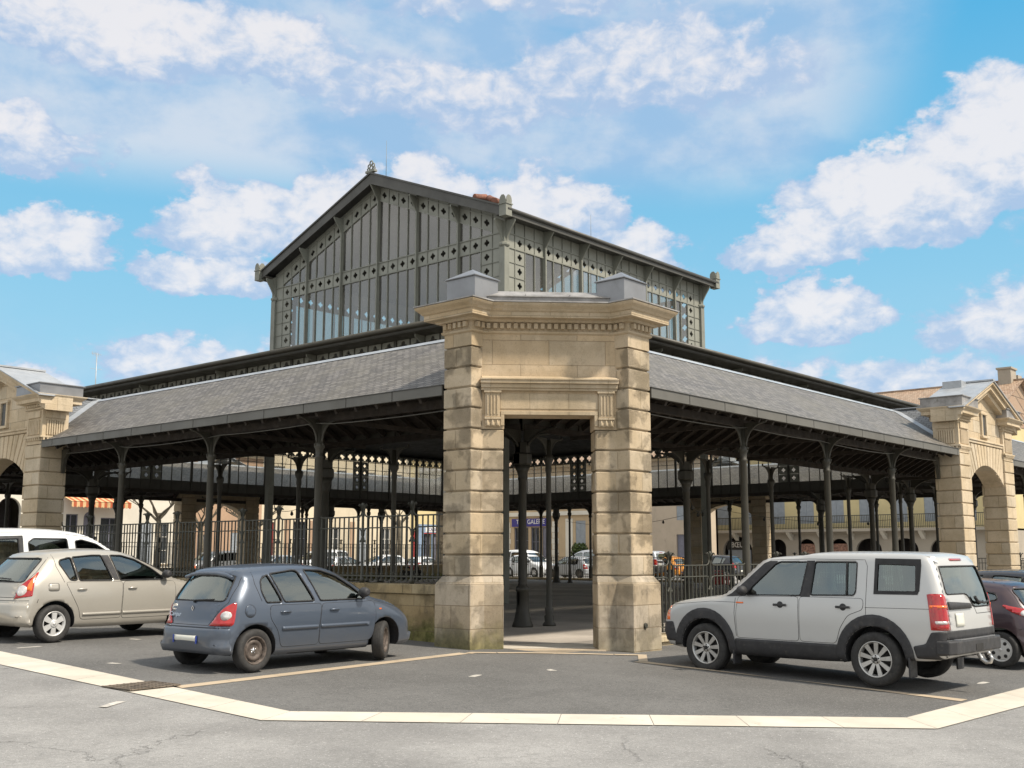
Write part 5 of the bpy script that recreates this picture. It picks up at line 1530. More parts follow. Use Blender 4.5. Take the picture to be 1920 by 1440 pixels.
# ---- beige hatchback ----------------------------------------------------
tl = fillet([(.56, .72), (.60, .90), (.685, 1.02), (.72, 1.16), (.80, 1.14), (.835, .95), (.84, .78)], .03)
ra = 1.295
beige = dict(len=4.02, paint='paint_beige', wheel='hub6', R=.31, axles=(-ra, ra), wid_max=.868, arch=.365, rend=.26, rtop=.13, camber=.035, zlow=.23, taper=.08,
    top=[(-1.925, .45), (-1.92, .60), (-1.90, .70), (-1.865, .74), (-1.85, .86), (-1.83, .98), (-1.76, 1.08), (-1.60, 1.25), (-1.46, 1.40), (-1.38, 1.455), (-1.20, 1.485), (-.8, 1.515), (-.35, 1.53), (.0, 1.515), (.30, 1.455), (.60, 1.32), (.95, 1.13), (1.12, 1.03), (1.25, .99), (1.55, .93), (1.80, .84), (1.98, .72), (2.06, .60), (2.09, .46)],
    bot=[(-1.925, .45), (-1.90, .31), (-1.75, .26), (-1.3, .26), (-.8, .22), (1.0, .22), (1.4, .23), (1.85, .22), (2.05, .27), (2.09, .46)],
    wid=[(.2, .78), (.3, .835), (.5, .862), (.72, .868), (.90, .855), (1.03, .82), (1.16, .765), (1.32, .69), (1.44, .63), (1.53, .60)],
    cabin=[(-1.70, .60), (.85, .60), (1.02, .92), (.32, 1.39), (0, 1.445), (-1.05, 1.43), (-1.38, 1.32)], cab_y=(.75, .55),
    side_glass=[[(-1.03, 1.02), (-1.185, 1.30), (-1.165, 1.36), (-.955, 1.405), (-.90, 1.02)], [(-.865, 1.015), (-.925, 1.408), (-.55, 1.44), (-.36, 1.44), (-.22, 1.01)], [(-.075, 1.005), (-.19, 1.44), (.05, 1.435), (.32, 1.36), (.62, 1.20), (.80, 1.06), (.81, 1.005)]],
    back_glass=[(-.66, 1.00), (.66, 1.00), (.55, 1.39), (-.55, 1.39)], front_glass=[(-.68, 1.05), (.68, 1.05), (.58, 1.42), (-.58, 1.42)], back_x=-1.0, front_x=.1,
    doors=[[(-1.12, .99), (-.03, .985), (-.05, .60), (-.05, .36), (-.83, .36), (-.88, .55), (-1.0, .76)], [(-.015, .985), (1.07, .975), (1.09, .72), (1.05, .42), (.97, .35), (-.035, .35), (-.035, .60)]],
    handles=[(-.83, .865), (.16, .865)], seats=(-1.0, .05), seat_z=(.6, 1.06), mirror=(.84, 1.09), tw=.185,
    extra=[('tail_light', 'lamp_red', 'back', tl, .010, .02), ('tail_light', 'lamp_red', 'back', mirror_poly(tl), .010, .02),
           ('reversing_lens', 'lamp_clear', 'back', ell(-.66, .86, .07, .085), .014, .01), ('indicator_lens', 'lamp_orange', 'back', fillet(mirror_poly([(.72, .86), (.79, .86), (.78, 1.10), (.72, 1.12)]), .02), .013, .01),
           ('bumper', 'paint_beige', 'back', fillet(rect(-.83, .83, .31, .66), .05), .014, .02), ('number_plate', 'plate_blank', 'back', rect(-.26, .26, .50, .61), .024, .01),
           ('fuel_flap', 'paint_beige', 'r', fillet(rect(-1.42, -1.24, .85, .97), .04), .004, .006),
           ('door_strip', 'paint_beige', ('l', 'r'), fillet(rect(-.80, -.06, .42, .47), .015), .015, .02), ('door_strip', 'paint_beige', ('l', 'r'), fillet(rect(-.02, 1.0, .42, .47), .015), .015, .02),
           ('black_pillar', 'trim_black', ('l', 'r'), [(-.20, 1.015), (-.345, 1.44), (-.215, 1.44), (-.095, 1.01)], .003, 0)],
    lines=[('tailgate_gap', 'seal_black', 'back', [(-.66, 1.40), (-.68, 1.0), (-.55, .75), (.55, .75), (.68, 1.0), (.66, 1.40)], .0045), ('bumper_gap', 'seal_black', 'back', [(-.84, .70), (.84, .70)], .005), ('pillar_gap', 'seal_black', ('l', 'r'), [(-1.27, 1.45), (-1.25, 1.25), (-1.14, .99)], .004), ('arch_gap', 'seal_black', ('l', 'r'), [(-1.60, .72), (-1.62, .66)], .005),
           ('flap_gap', 'seal_black', 'r', fillet(rect(-1.425, -1.235, .845, .975), .04) + [(-1.425, .86)], .003)])
bg, bgc = build_car('hatchback', beige, 'beige hatchback with silver six-spoke wheel covers at the left edge', 'car', (-4.50, 7.26), RAD(4.5), 1.02)
m = MB(); bgc.line(m, [(-.35, 1.035), (.0, 1.05), (.25, 1.03)], 'back', .012, off=.022); m.build('wiper', 'seal_black', bg)

# ---- silver off-road car --------------------------------------------------
s_tl = fillet([(.765, .83), (.93, .83), (.93, 1.31), (.85, 1.325), (.765, 1.30)], .02)
A = 1.4425
def arch_ring(cx, r0, r1, a0, a1, n=18, zc=.395, q=1.0):
    P = [(cx + r1 * math.cos(RAD(a0 + (a1 - a0) * k / n)), zc + r1 * q * math.sin(RAD(a0 + (a1 - a0) * k / n))) for k in range(n + 1)]
    return P + [(cx + r0 * math.cos(RAD(a1 + (a0 - a1) * k / n)), zc + r0 * math.sin(RAD(a1 + (a0 - a1) * k / n))) for k in range(n + 1)]
suv = dict(len=4.83, paint='paint_silver', wheel='alloy', R=.385, axles=(-A, A), wid_max=.955, arch=.455, rend=.14, rtop=.09, camber=.03, zlow=.34, taper=.035, tw=.25, inset=.01, seal=.010,
    top=[(-2.49, .56), (-2.485, .72), (-2.48, .84), (-2.47, 1.0), (-2.455, 1.15), (-2.43, 1.30), (-2.36, 1.55), (-2.29, 1.74), (-2.25, 1.82), (-2.18, 1.855), (-2.0, 1.875), (-1.2, 1.885), (-.55, 1.885), (-.38, 1.875), (-.25, 1.845), (-.1, 1.835), (.30, 1.815), (.42, 1.785), (.52, 1.72), (.80, 1.47), (1.08, 1.24), (1.20, 1.195), (1.5, 1.175), (1.9, 1.12), (2.12, 1.05), (2.22, .96), (2.28, .80), (2.30, .58)],
    bot=[(-2.49, .56), (-2.46, .44), (-2.2, .40), (-1.9, .40), (-1.4, .36), (-.9, .30), (.9, .30), (1.4, .34), (2.0, .36), (2.25, .42), (2.30, .58)],
    wid=[(.28, .86), (.40, .93), (.58, .948), (.90, .955), (1.10, .945), (1.22, .925), (1.40, .885), (1.60, .84), (1.78, .80), (1.89, .78)],
    cabin=[(-2.30, .80), (1.0, .80), (1.10, 1.14), (.45, 1.70), (.2, 1.745), (-1.95, 1.75), (-2.12, 1.64)], cab_y=(.84, .66),
    side_glass=[[(-2.07, 1.345), (-2.09, 1.40), (-2.07, 1.72), (-1.49, 1.735), (-1.49, 1.335)], [(-1.155, 1.28), (-1.18, 1.34), (-1.18, 1.755), (-.50, 1.755), (-.45, 1.265)], [(-.29, 1.255), (-.385, 1.755), (.10, 1.755), (.18, 1.72), (.56, 1.37), (.66, 1.24)]],
    back_glass=[(.70, 1.315), (.12, 1.315), (.03, 1.285), (-.04, 1.17), (-.14, 1.125), (-.76, 1.125), (-.70, 1.70), (.63, 1.70)], front_glass=[(-.76, 1.29), (.76, 1.29), (.69, 1.70), (-.69, 1.70)], back_x=-1.9, front_x=.2,
    doors=[[(-1.30, 1.235), (-.275, 1.235), (-.275, .58), (-.86, .58), (-.93, .80), (-1.06, .99), (-1.30, 1.08)], [(-.255, 1.235), (.80, 1.215), (.84, .95), (.82, .60), (.80, .58), (-.255, .58)]],
    handles=[(-.99, 1.105), (.05, 1.105)], handle='bar', seats=(-1.75, -.85, .10), seat_z=(.85, 1.32), mirror=(.66, 1.30),
    extra=[('tail_light', 'lamp_red', ('back',), s_tl, .012, .02), ('tail_light', 'lamp_red', ('back',), mirror_poly(s_tl), .012, .02),
           ('tail_light_side', 'lamp_red', ('l', 'r'), fillet([(-2.47, .83), (-2.295, .83), (-2.295, 1.27), (-2.335, 1.32), (-2.42, 1.32), (-2.455, 1.0)], .02), .008, .015),
           ('indicator_lens', 'lamp_orange', 'back', rect(.775, .915, 1.13, 1.165), .016, .006), ('reversing_lens', 'lamp_clear', 'back', fillet(rect(.785, .915, .915, .955), .008), .016, .006), ('indicator_lens', 'lamp_orange', 'back', rect(-.915, -.775, 1.13, 1.165), .016, .006),
           ('brake_light', 'lamp_red', 'back', fillet(rect(-.20, .20, 1.775, 1.805), .01), .012, .01),
           ('quarter_panel_black', 'seal_black', ('l', 'r'), [(-2.14, 1.72), (-2.13, 1.80), (-1.455, 1.81), (-1.455, 1.725)], .006, 0), ('quarter_panel_black', 'seal_black', ('l', 'r'), [(-2.10, 1.305), (-2.12, 1.355), (-1.455, 1.350), (-1.455, 1.300)], .006, 0),
           ('quarter_panel_black', 'seal_black', ('l', 'r'), [(-2.125, 1.352), (-2.14, 1.722), (-2.055, 1.722), (-2.065, 1.352)], .006, 0), ('quarter_panel_black', 'seal_black', ('l', 'r'), [(-1.505, 1.348), (-1.505, 1.727), (-1.455, 1.727), (-1.455, 1.348)], .006, 0),
           ('black_pillar', 'trim_black', ('l', 'r'), [(-.275, 1.235), (-.365, 1.775), (-.50, 1.775), (-.45, 1.24)], .0030, 0),
           ('black_pillar', 'trim_black', ('l', 'r'), [(.66, 1.225), (.57, 1.37), (.15, 1.745), (.14, 1.765), (.28, 1.765), (.37, 1.73), (.68, 1.46), (.92, 1.26), (1.03, 1.205)], .007, 0),
           ('sill_cladding', 'trim_black', ('l', 'r'), fillet(rect(-.88, .86, .325, .565), .02), .014, .02),
           ('arch_cladding', 'trim_black', ('l', 'r'), arch_ring(-A, .457, .585, -8, 188, q=1.06), .016, .02), ('arch_cladding', 'trim_black', ('l', 'r'), arch_ring(A, .457, .585, -8, 188, q=1.06), .016, .02),
           ('bumper_corner', 'trim_black', ('l', 'r'), fillet([(-2.44, .44), (-2.06, .44), (-2.02, .60), (-2.20, .64), (-2.285, .80), (-2.47, .82)], .03), .012, .02),
           ('tailgate_cladding', 'trim_black', 'back', fillet(rect(-.86, .86, .70, .82), .01), .008, .02),
           ('tailgate_handle', 'trim_black', 'back', fillet([(.72, 1.105), (.02, 1.105), (.02, 1.165), (.06, 1.18), (.72, 1.215)], .012), .022, .03),
           ('number_plate', 'plate_blank', 'back', rect(.32, .56, .87, 1.05), .016, .01), ('side_indicator', 'lamp_orange', ('l', 'r'), fillet(rect(.70, .83, 1.105, 1.13), .008), .008, .006),
           ('headlight', 'lamp_orange', ('l', 'r'), fillet(rect(2.12, 2.20, .80, 1.03), .01), .004, .01),
           ('front_bumper', 'trim_black', ('l', 'r'), fillet([(1.98, .46), (2.27, .48), (2.28, .76), (2.06, .78)], .03), .012, .02)],
    lines=[('tailgate_gap', 'seal_black', 'back', [(-.78, 1.72), (-.82, 1.03), (-.17, 1.03), (-.12, 1.115), (-.03, 1.15)], .0045), ('tailgate_gap', 'seal_black', 'back', [(.74, .83), (.74, 1.20)], .004),
           ('waist_gap', 'seal_black', ('l', 'r'), [(-2.28, 1.115), (-1.33, 1.11)], .0035), ('waist_gap', 'seal_black', ('l', 'r'), [(.84, 1.12), (1.3, 1.125), (2.10, 1.05)], .0035), ('pillar_gap', 'seal_black', ('l', 'r'), [(-1.34, .90), (-1.34, 1.70), (-1.30, 1.79), (-.40, 1.80), (.28, 1.78)], .0035), ('wing_gap', 'seal_black', ('l', 'r'), [(.85, 1.19), (.87, .95), (.84, .60)], .004)])
sv, svc = build_car('off_road_car', suv, 'silver off-road car with stepped roof and black wheel arches parked right of the gateway', 'car', (0.99, -4.33), RAD(87.0), .97)
m = MB()
m.extrude([(-2.58, -.78, .50), (-2.58, .78, .50), (-2.53, .92, .50), (-2.35, .955, .50), (-2.35, -.955, .50), (-2.53, -.92, .50)], (0, 0, .19)); m.build('rear_bumper', 'trim_black', sv, bevel=.025, seg=3)
m = MB(); m.extrude([(-2.57, -.62, .692), (-2.57, .62, .692), (-2.47, .72, .692), (-2.47, -.72, .692)], (0, 0, .012)); m.build('bumper_step', 'zinc_sheet', sv)
m = MB(); m.box(-2.585, -2.56, -.13, .13, .53, .62); m.build('tow_recess', 'wheel_dark', sv)
m = MB(); m.tube([(-2.55, .0, .48), (-2.60, 0, .40), (-2.66, 0, .36), (-2.72, 0, .37), (-2.74, 0, .42), (-2.71, 0, .46)], [.03, .03, .028, .026, .024, .03], 10); m.lathe([(.001, -.03), (.024, -.02), (.028, 0), (.024, .02), (.001, .03)], (-2.70, 0, .49), 12); m.build('tow_hook', 'alloy_silver', sv)
for x in (-A - .50, A - .52):
    for s_ in (-1, 1):
        m = MB(); m.box(x - .02, x + .01, s_ * .70, s_ * .93, .16, .44); m.build('mud_flap', 'trim_black', sv, bevel=.008)
m = MB(); svc.line(m, [(-.30, 1.19), (-.45, 1.16), (-.66, 1.19)], 'back', .016, off=.03); svc.line(m, [(-.15, 1.26), (-.20, 1.20), (-.30, 1.18)], 'back', .024, off=.03); m.build('wiper', 'seal_black', sv)
m = MB()
for md in 'lr': svc.line(m, [(-1.04, 1.28), (-1.02, 1.75)], md, .016)
m.build('window_divider', 'seal_black', sv)

# ---- plum small hatchback --------------------------------------------------
tl = fillet([(.42, .86), (.50, .98), (.62, 1.04), (.80, 1.06), (.84, .99), (.70, .86), (.55, .80)], .03)
tl2 = [(-1.62, .93), (-1.22, 1.015), (-1.20, .995), (-1.35, .90), (-1.60, .80)]
plum = dict(len=3.62, paint='paint_plum', wheel='hub7', R=.29, axles=(-1.15, 1.15), wid_max=.83, arch=.34, rend=.34, rtop=.16, camber=.04, zlow=.22, taper=.10, tw=.18, kz=.90,
    top=[(-1.70, .42), (-1.695, .58), (-1.67, .74), (-1.65, .88), (-1.60, 1.0), (-1.50, 1.17), (-1.38, 1.33), (-1.28, 1.41), (-1.10, 1.455), (-.6, 1.50), (-.1, 1.505), (.25, 1.46), (.6, 1.32), (.95, 1.10), (1.12, 1.0), (1.35, .93), (1.6, .82), (1.78, .68), (1.87, .54), (1.89, .42)],
    bot=[(-1.70, .42), (-1.67, .28), (-1.5, .24), (-1.1, .24), (-.7, .21), (.9, .21), (1.3, .22), (1.7, .21), (1.85, .26), (1.89, .42)],
    wid=[(.2, .75), (.3, .80), (.5, .825), (.72, .83), (.92, .81), (1.04, .775), (1.18, .715), (1.34, .64), (1.5, .58)],
    cabin=[(-1.50, .60), (.80, .60), (.98, .92), (.35, 1.36), (0, 1.42), (-1.0, 1.41), (-1.30, 1.28)], cab_y=(.70, .50),
    side_glass=[[(-1.12, 1.17), (-1.08, 1.26), (-.62, 1.38), (-.40, 1.38), (-.42, 1.06), (-.9, 1.10)], [(-.32, 1.04), (-.33, 1.39), (.05, 1.395), (.38, 1.30), (.66, 1.13), (.76, 1.02)]],
    back_glass=[(-.58, 1.03), (.58, 1.03), (.50, 1.36), (-.50, 1.36)], front_glass=[(-.66, 1.03), (.66, 1.03), (.54, 1.38), (-.54, 1.38)], back_x=-1.0, front_x=.1,
    doors=[[(-.36, 1.0), (.92, .985), (.96, .72), (.90, .40), (.82, .33), (-.34, .33), (-.40, .6)]],
    handles=[(-.18, .88)], seats=(-.90, .02), seat_z=(.58, 1.04), mirror=(.78, 1.07), mirror_mat='paint_plum',
    extra=[('tail_light', 'lamp_red', ('l', 'r'), fillet(tl2, .02), .008, .015), ('reversing_lens', 'lamp_clear', ('l', 'r'), ell(-1.53, .885, .055, .05), .012, .01), ('number_plate', 'plate_blank', 'back', rect(-.26, .26, .42, .53), .02, .01)],
    lines=[('bumper_gap', 'seal_black', ('l', 'r'), [(-1.66, .70), (-1.46, .62)], .004), ('tailgate_gap', 'seal_black', 'back', [(-.60, 1.38), (-.64, 1.0), (-.5, .74), (.5, .74), (.64, 1.0), (.60, 1.38)], .0045)])
pk, pkc = build_car('hatchback', plum, 'small plum coloured hatchback half hidden behind the silver off-road car', 'car', (5.06, -4.95), RAD(86), 1.0)

# ---- white van-like estate --------------------------------------------------
mpv = dict(len=4.4, paint='paint_white', wheel='hub6', R=.31, axles=(-1.35, 1.35), wid_max=.89, arch=.365, rend=.12, rtop=.15, camber=.05, zlow=.25, taper=.04,
    top=[(-2.08, .45), (-2.07, .80), (-2.04, 1.2), (-1.98, 1.6), (-1.92, 1.76), (-1.8, 1.82), (-1.2, 1.86), (-.5, 1.865), (.15, 1.84), (.50, 1.77), (.85, 1.58), (1.2, 1.33), (1.45, 1.18), (1.65, 1.10), (1.95, .98), (2.15, .82), (2.24, .62), (2.26, .45)],
    bot=[(-2.08, .45), (-2.05, .32), (-1.8, .27), (-1.3, .27), (-.8, .23), (1.0, .23), (1.4, .24), (2.0, .25), (2.2, .30), (2.26, .45)],
    wid=[(.2, .82), (.32, .87), (.6, .89), (1.0, .885), (1.15, .87), (1.4, .82), (1.65, .76), (1.85, .70)],
    cabin=[(-1.95, .70), (1.0, .70), (1.25, 1.08), (.75, 1.50), (.4, 1.70), (-1.6, 1.76), (-1.88, 1.70)], cab_y=(.78, .62),
    side_glass=[[(-1.80, 1.17), (-1.78, 1.66), (-1.02, 1.70), (-1.02, 1.17)], [(-.80, 1.17), (-.83, 1.62), (-.72, 1.70), (-.02, 1.70), (.04, 1.17)], [(.20, 1.16), (.16, 1.66), (.30, 1.68), (.62, 1.60), (.98, 1.38), (1.20, 1.17)]],
    back_glass=[(-.68, 1.15), (.68, 1.15), (.60, 1.65), (-.60, 1.65)], front_glass=[(-.70, 1.18), (.70, 1.18), (.60, 1.66), (-.60, 1.66)], back_x=-1.7, front_x=.6,
    doors=[[(-.93, 1.13), (.10, 1.13), (.10, .32), (-.90, .32), (-.97, .7)], [(.13, 1.13), (1.22, 1.12), (1.25, .8), (1.0, .40), (.95, .32), (.13, .32)]],
    handles=[(-.70, .98), (.30, .98)], seats=(-1.1, .25), seat_z=(.7, 1.25), mirror=(1.08, 1.24), mirror_mat='trim_black',
    extra=[('window_surround', 'trim_black', ('l', 'r'), rect(-1.88, -.93, 1.10, 1.175), .005, 0), ('window_surround', 'trim_black', ('l', 'r'), [(-1.86, 1.65), (-1.85, 1.72), (-.93, 1.755), (-.93, 1.69)], .005, 0), ('window_surround', 'trim_black', ('l', 'r'), rect(-1.87, -1.78, 1.17, 1.66), .005, 0), ('window_surround', 'trim_black', ('l', 'r'), rect(-1.03, -.93, 1.17, 1.70), .005, 0), ('tail_light', 'lamp_red', ('l', 'r'), rect(-2.05, -1.95, .85, 1.5), .008, .01), ('number_plate', 'plate_blank', 'back', rect(-.26, .26, .62, .73), .02, .01)],
    lines=[('roof_gap', 'seal_black', ('l', 'r'), [(-1.9, 1.80), (-.2, 1.81), (.45, 1.74)], .006)])
mv, mvc = build_car('family_van', mpv, 'tall white family van behind the beige hatchback', 'van', (-3.75, 10.75), RAD(2.5), 1.03)

# ================================================================ THE SQUARE BEHIND THE HALL
def plaster(name, base, stain=.35, rough=True):
    m, t, b = new_mat(name); u, pz, nz, co = wall_uv(t)
    n1 = t.noise(co, .35, 6, .62); n2 = t.noise(co, 2.2, 7, .7, .5)
    col = t.mix(t.ramp(n1, .3, .7), tuple(c * .88 for c in base), tuple(min(1, c * 1.08) for c in base))
    sx = t.noise(t.comb(t.math('MULTIPLY', u, 1.3), t.math('MULTIPLY', pz, .3), 0), 1.0, 5, .65)
    col = t.mix(t.ramp(sx, .55, .8, 0, stain), col, tuple(c * .5 for c in base))
    col = t.mix(t.ramp(n2, .60, .70, 0, stain), col, tuple(c * .62 for c in base))
    t.put(b.inputs['Base Color'], col); b.inputs['Roughness'].default_value = .9
plaster('plaster_cream', (.62, .54, .40)); plaster('plaster_white', (.68, .64, .55), .2); plaster('plaster_tan', (.50, .38, .24), .2); plaster('plaster_rough', (.46, .38, .29), .6)
plaster('plaster_brown', (.40, .27, .18), .5); plaster('plaster_yellow', (.60, .50, .27), .2); plaster('arcade_stone', (.38, .335, .27), .5)
simple('shutter_grey', (.30, .33, .36), .6, 0, .08); simple('window_dark', (.03, .035, .04), .12, 0, .3, 2); simple('frame_white', (.62, .60, .55), .6); simple('door_red', (.28, .03, .03), .5); simple('door_grey', (.16, .16, .20), .5)
simple('shop_blue', (.22, .30, .42), .5); simple('sign_blue', (.035, .03, .22), .5); simple('sign_white', (.75, .74, .70), .6); simple('sign_black', (.03, .03, .03), .5); simple('sign_red', (.5, .04, .03), .5)
simple('poster_brown', (.30, .16, .11), .6, 0, .5, 6); simple('dark_inside', (.025, .02, .018), .9)
simple('terracotta', (.20, .085, .055), .8, 0, .3, 8); simple('bark', (.10, .085, .06), .9, 0, .4, 9, .4, 30, dirt=((.13, .14, .05), .5)); simple('leaf_green', (.06, .09, .02), .7, 0, .5, 8)
simple('red_paint', (.48, .03, .025), .45); simple('pink_paint', (.45, .12, .11), .5)
def awning_mat():
    m, t, b = new_mat('awning_orange'); co = obj_co(t)
    s_ = t.math('GREATER_THAN', t.math('FRACT', t.math('MULTIPLY', t.sep(co)[0], 2.2)), .5)
    t.put(b.inputs['Base Color'], t.mix(s_, (.42, .10, .04), (.62, .42, .22))); b.inputs['Roughness'].default_value = .85
awning_mat()
def facade(root, M, W_, H, holes, mat, depth=9.0, base=-.4):
    """front wall with real openings; holes: (x0,x1,z0,z1,kind,arch)"""
    m = MB(); m.M = M
    xs = sorted(set([0, W_] + [h[0] for h in holes] + [h[1] for h in holes])); zs = sorted(set([base, H] + [h[2] for h in holes] + [h[3] for h in holes]))
    for x0, x1 in zip(xs, xs[1:]):
        for z0, z1 in zip(zs, zs[1:]):
            cx, cz = (x0 + x1) / 2, (z0 + z1) / 2
            if any(h[0] < cx < h[1] and h[2] < cz < h[3] for h in holes): continue
            m.quad((x0, 0, z0), (x1, 0, z0), (x1, 0, z1), (x0, 0, z1))
    for h in holes:
        x0, x1, z0, z1 = h[:4]; d_ = .3
        m.quad((x0, 0, z0), (x0, 0, z1), (x0, d_, z1), (x0, d_, z0)); m.quad((x1, 0, z0), (x1, d_, z0), (x1, d_, z1), (x1, 0, z1))
        m.quad((x0, 0, z1), (x1, 0, z1), (x1, d_, z1), (x0, d_, z1)); m.quad((x0, 0, z0), (x0, d_, z0), (x1, d_, z0), (x1, 0, z0))
        if len(h) > 5 and h[5]:
            r = (x1 - x0) / 2; cx = (x0 + x1) / 2; rise = h[5]
            for sg in (-1, 1):
                P = [(cx + sg * r, 0, z1)]
                for k in range(9):
                    a = k / 8 * PI / 2; P.append((cx + sg * r * math.cos(a), 0, z1 - rise + rise * math.sin(a)))
                m.extrude(P if sg > 0 else P[::-1], (0, d_ + .02, 0))
    m.box(0, .3, .002, depth, base, H - .002); m.box(W_ - .3, W_, .002, depth, base, H - .002); m.box(0, W_, depth - .3, depth, base, H - .002); m.box(.3, W_ - .3, .31, depth - .3, H - .3, H - .01)
    m.build('wall', mat, root)
    for h in holes:
        x0, x1, z0, z1, kind = h[:5]
        f = MB(); f.M = M; p = MB(); p.M = M
        if kind == 'shutter':
            for (a, b_) in ((x0, (x0 + x1) / 2 - .01), ((x0 + x1) / 2 + .01, x1)):
                f.box(a, b_, .05, .10, z0, z1)
                k = z0 + .08
                while k < z1 - .08: f.box(a + .05, b_ - .05, .035, .05, k, k + .05); k += .12
            f.build('shutter', 'shutter_grey', root)
        elif kind in ('window', 'shop'):
            p.quad((x0, .20, z0), (x1, .20, z0), (x1, .20, z1), (x0, .20, z1))
            f.box(x0, x0 + .07, .12, .20, z0, z1); f.box(x1 - .07, x1, .12, .20, z0, z1); f.box(x0, x1, .12, .20, z1 - .07, z1); f.box(x0, x1, .12, .20, z0, z0 + .07)
            f.box((x0 + x1) / 2 - .035, (x0 + x1) / 2 + .035, .12, .19, z0, z1)
            for q in (1, 2): f.box(x0, x1, .14, .19, z0 + (z1 - z0) * q / 3 - .02, z0 + (z1 - z0) * q / 3 + .02)
            o = f.build('window', 'frame_white' if kind == 'window' else 'door_grey', root); p.build('pane', 'window_dark', o)
            s_ = MB(); s_.M = M; s_.box(x0 - .1, x1 + .1, -.08, .02, z0 - .12, z0 - .002); s_.build('sill', 'limestone_carved', root)
        elif kind in ('door_red', 'door_grey'):
            f.box(x0, x1, .14, .20, z0, z1)
            for q in (0, 1):
                for z in (z0 + .15, z0 + (z1 - z0) * .5): f.box(x0 + .08 + q * (x1 - x0) / 2, x0 + (q + 1) * (x1 - x0) / 2 - .08, .12, .14, z, z + (z1 - z0) * .38)
            f.build('door', kind, root)
        elif kind == 'dark':
            p.quad((x0, 1.6, z0), (x1, 1.6, z0), (x1, 1.6, z1), (x0, 1.6, z1)); p.quad((x0 - .3, .3, z0), (x0, 1.6, z0), (x0, 1.6, z1), (x0 - .3, .3, z1)); p.build('passage', 'dark_inside', root)
def roof_gable(root, M, W_, H, depth, rise, over=.5, mat='roof_tile'):
    m = MB(); m.M = M
    L = math.hypot(depth / 2 + over, rise)
    for (y0, y1) in ((-over, depth / 2), (depth + over, depth / 2)):
        m.face([m.vert(p) for p in ((-over, y0, H), (W_ + over, y0, H), (W_ + over, y1, H + rise), (-over, y1, H + rise))], uv=[(0, 0), (W_ + 2 * over, 0), (W_ + 2 * over, L), (0, L)])
    m.box(-over, W_ + over, depth / 2 - .12, depth / 2 + .12, H + rise - .03, H + rise + .10)
    for x in (0, W_): m.extrude([(x - .01, 0, H - .02), (x - .01, depth, H - .02), (x - .01, depth / 2, H + rise - .06)], (.02, 0, 0))
    m.build('roof', mat, root)
    m = MB(); m.M = M; m.box(-.1, W_ + .1, -.3, .0, H - .25, H - .03); m.build('eaves_cornice', 'limestone_carved', root)
def house(label, o, t, n, W_, H, holes, mat, depth=9, rise=2.6, **kw):
    root = thing('town_house', label, 'house'); M = frame_mat(o, t, n)
    facade(root, M, W_, H, holes, mat, depth); roof_gable(root, M, W_, H, depth, rise)
    return root, M
def row(x0, x1, n, z0, z1, w, kind='window'):
    return [(x0 + (x1 - x0) * (k + .5) / n - w / 2, x0 + (x1 - x0) * (k + .5) / n + w / 2, z0, z1, kind) for k in range(n)]
LFT = ((1, 0), (0, -1))           # faces the camera on the left background, local x = world x
RGT = ((0, -1), (-1, 0))          # right background, local x = -world y
# left row
r, M = house('cream stone house with an arched doorway at the far left', (9, 62, 0), *LFT, 13.6, 10.5, [(9.1, 10.7, .1, 5.4, 'dark', .8), (4.5, 5.7, .1, 3.2, 'door_grey'), (1.5, 2.9, 1.2, 3.4, 'window')] + row(0, 13.6, 4, 6.4, 8.6, 1.1), 'plaster_white')
r, M = house('off-white house with an orange striped awning over its shop', (22.6, 62, 0), *LFT, 9.7, 11, [(1.6, 2.5, .1, 4.6, 'door_grey', .45), (2.9, 4.4, 1.2, 4.2, 'shop'), (.2, 1.2, .6, 4.4, 'shop'), (6.0, 7.0, .9, 3.9, 'shutter'), (7.4, 8.4, .9, 3.9, 'window')] + row(0, 9.7, 3, 6.9, 8.9, 1.1), 'plaster_white')
m = MB(); m.M = M
m.extrude([(0, 0, 5.65), (0, -1.3, 5.25), (0, -1.3, 5.22), (0, 0, 5.60)], (4.5, 0, 0))
for k in range(18): m.extrude([(k * .25, -1.3, 5.25), (k * .25 + .25, -1.3, 5.25), (k * .25 + .25, -1.3, 4.9), (k * .25 + .125, -1.3, 4.82), (k * .25, -1.3, 4.9)], (0, .02, 0))
m.build('awning', 'awning_orange', r)
m = MB(); m.M = M; m.box(0, 9.7, -.12, 0, 5.8, 6.05); m.box(0, 9.7, -.08, 0, 6.05, 6.5); m.build('band_course', 'frame_white', r)
r, M = house('brown roughcast house behind bare trees', (32.3, 62, 0), *LFT, 7.1, 9.5, [(1.2, 2.4, .1, 3.1, 'door_grey'), (4.2, 5.6, 1.0, 3.3, 'shutter')] + row(0, 7.1, 2, 5.6, 7.4, 1.0, 'shutter'), 'plaster_brown')
r, M = house('long cream house with brown door panels seen through the left columns', (39.4, 62, 0), *LFT, 16.6, 11, [(.3, 1.3, .1, 4.2, 'door_red'), (3.2, 4.6, .1, 4.3, 'shop'), (7.0, 8.2, 1.0, 3.9, 'window'), (10.2, 11.3, .1, 3.9, 'shutter'), (13.0, 14.2, 1.0, 3.9, 'window')] + row(0, 16.6, 5, 6.6, 8.8, 1.1), 'plaster_cream')
m = MB(); m.M = M
for x in (2.3, 5.0, 9.4): m.box(x, x + .5, -.05, 0, 0, 4.4)
m.build('timber_panel', 'plaster_brown', r)
r, M = house('pale yellow house with a red door and a blue-grey shopfront', (56.0, 62, 0), *LFT, 12, 10.5, [(.05, .95, .1, 3.75, 'door_red'), (1.7, 2.7, .5, 3.5, 'shop'), (3.0, 3.8, .1, 3.5, 'door_grey'), (7, 8.2, .1, 3.4, 'shutter')] + row(0, 12, 4, 6.3, 8.3, 1.05, 'shutter'), 'plaster_yellow')
m = MB(); m.M = M
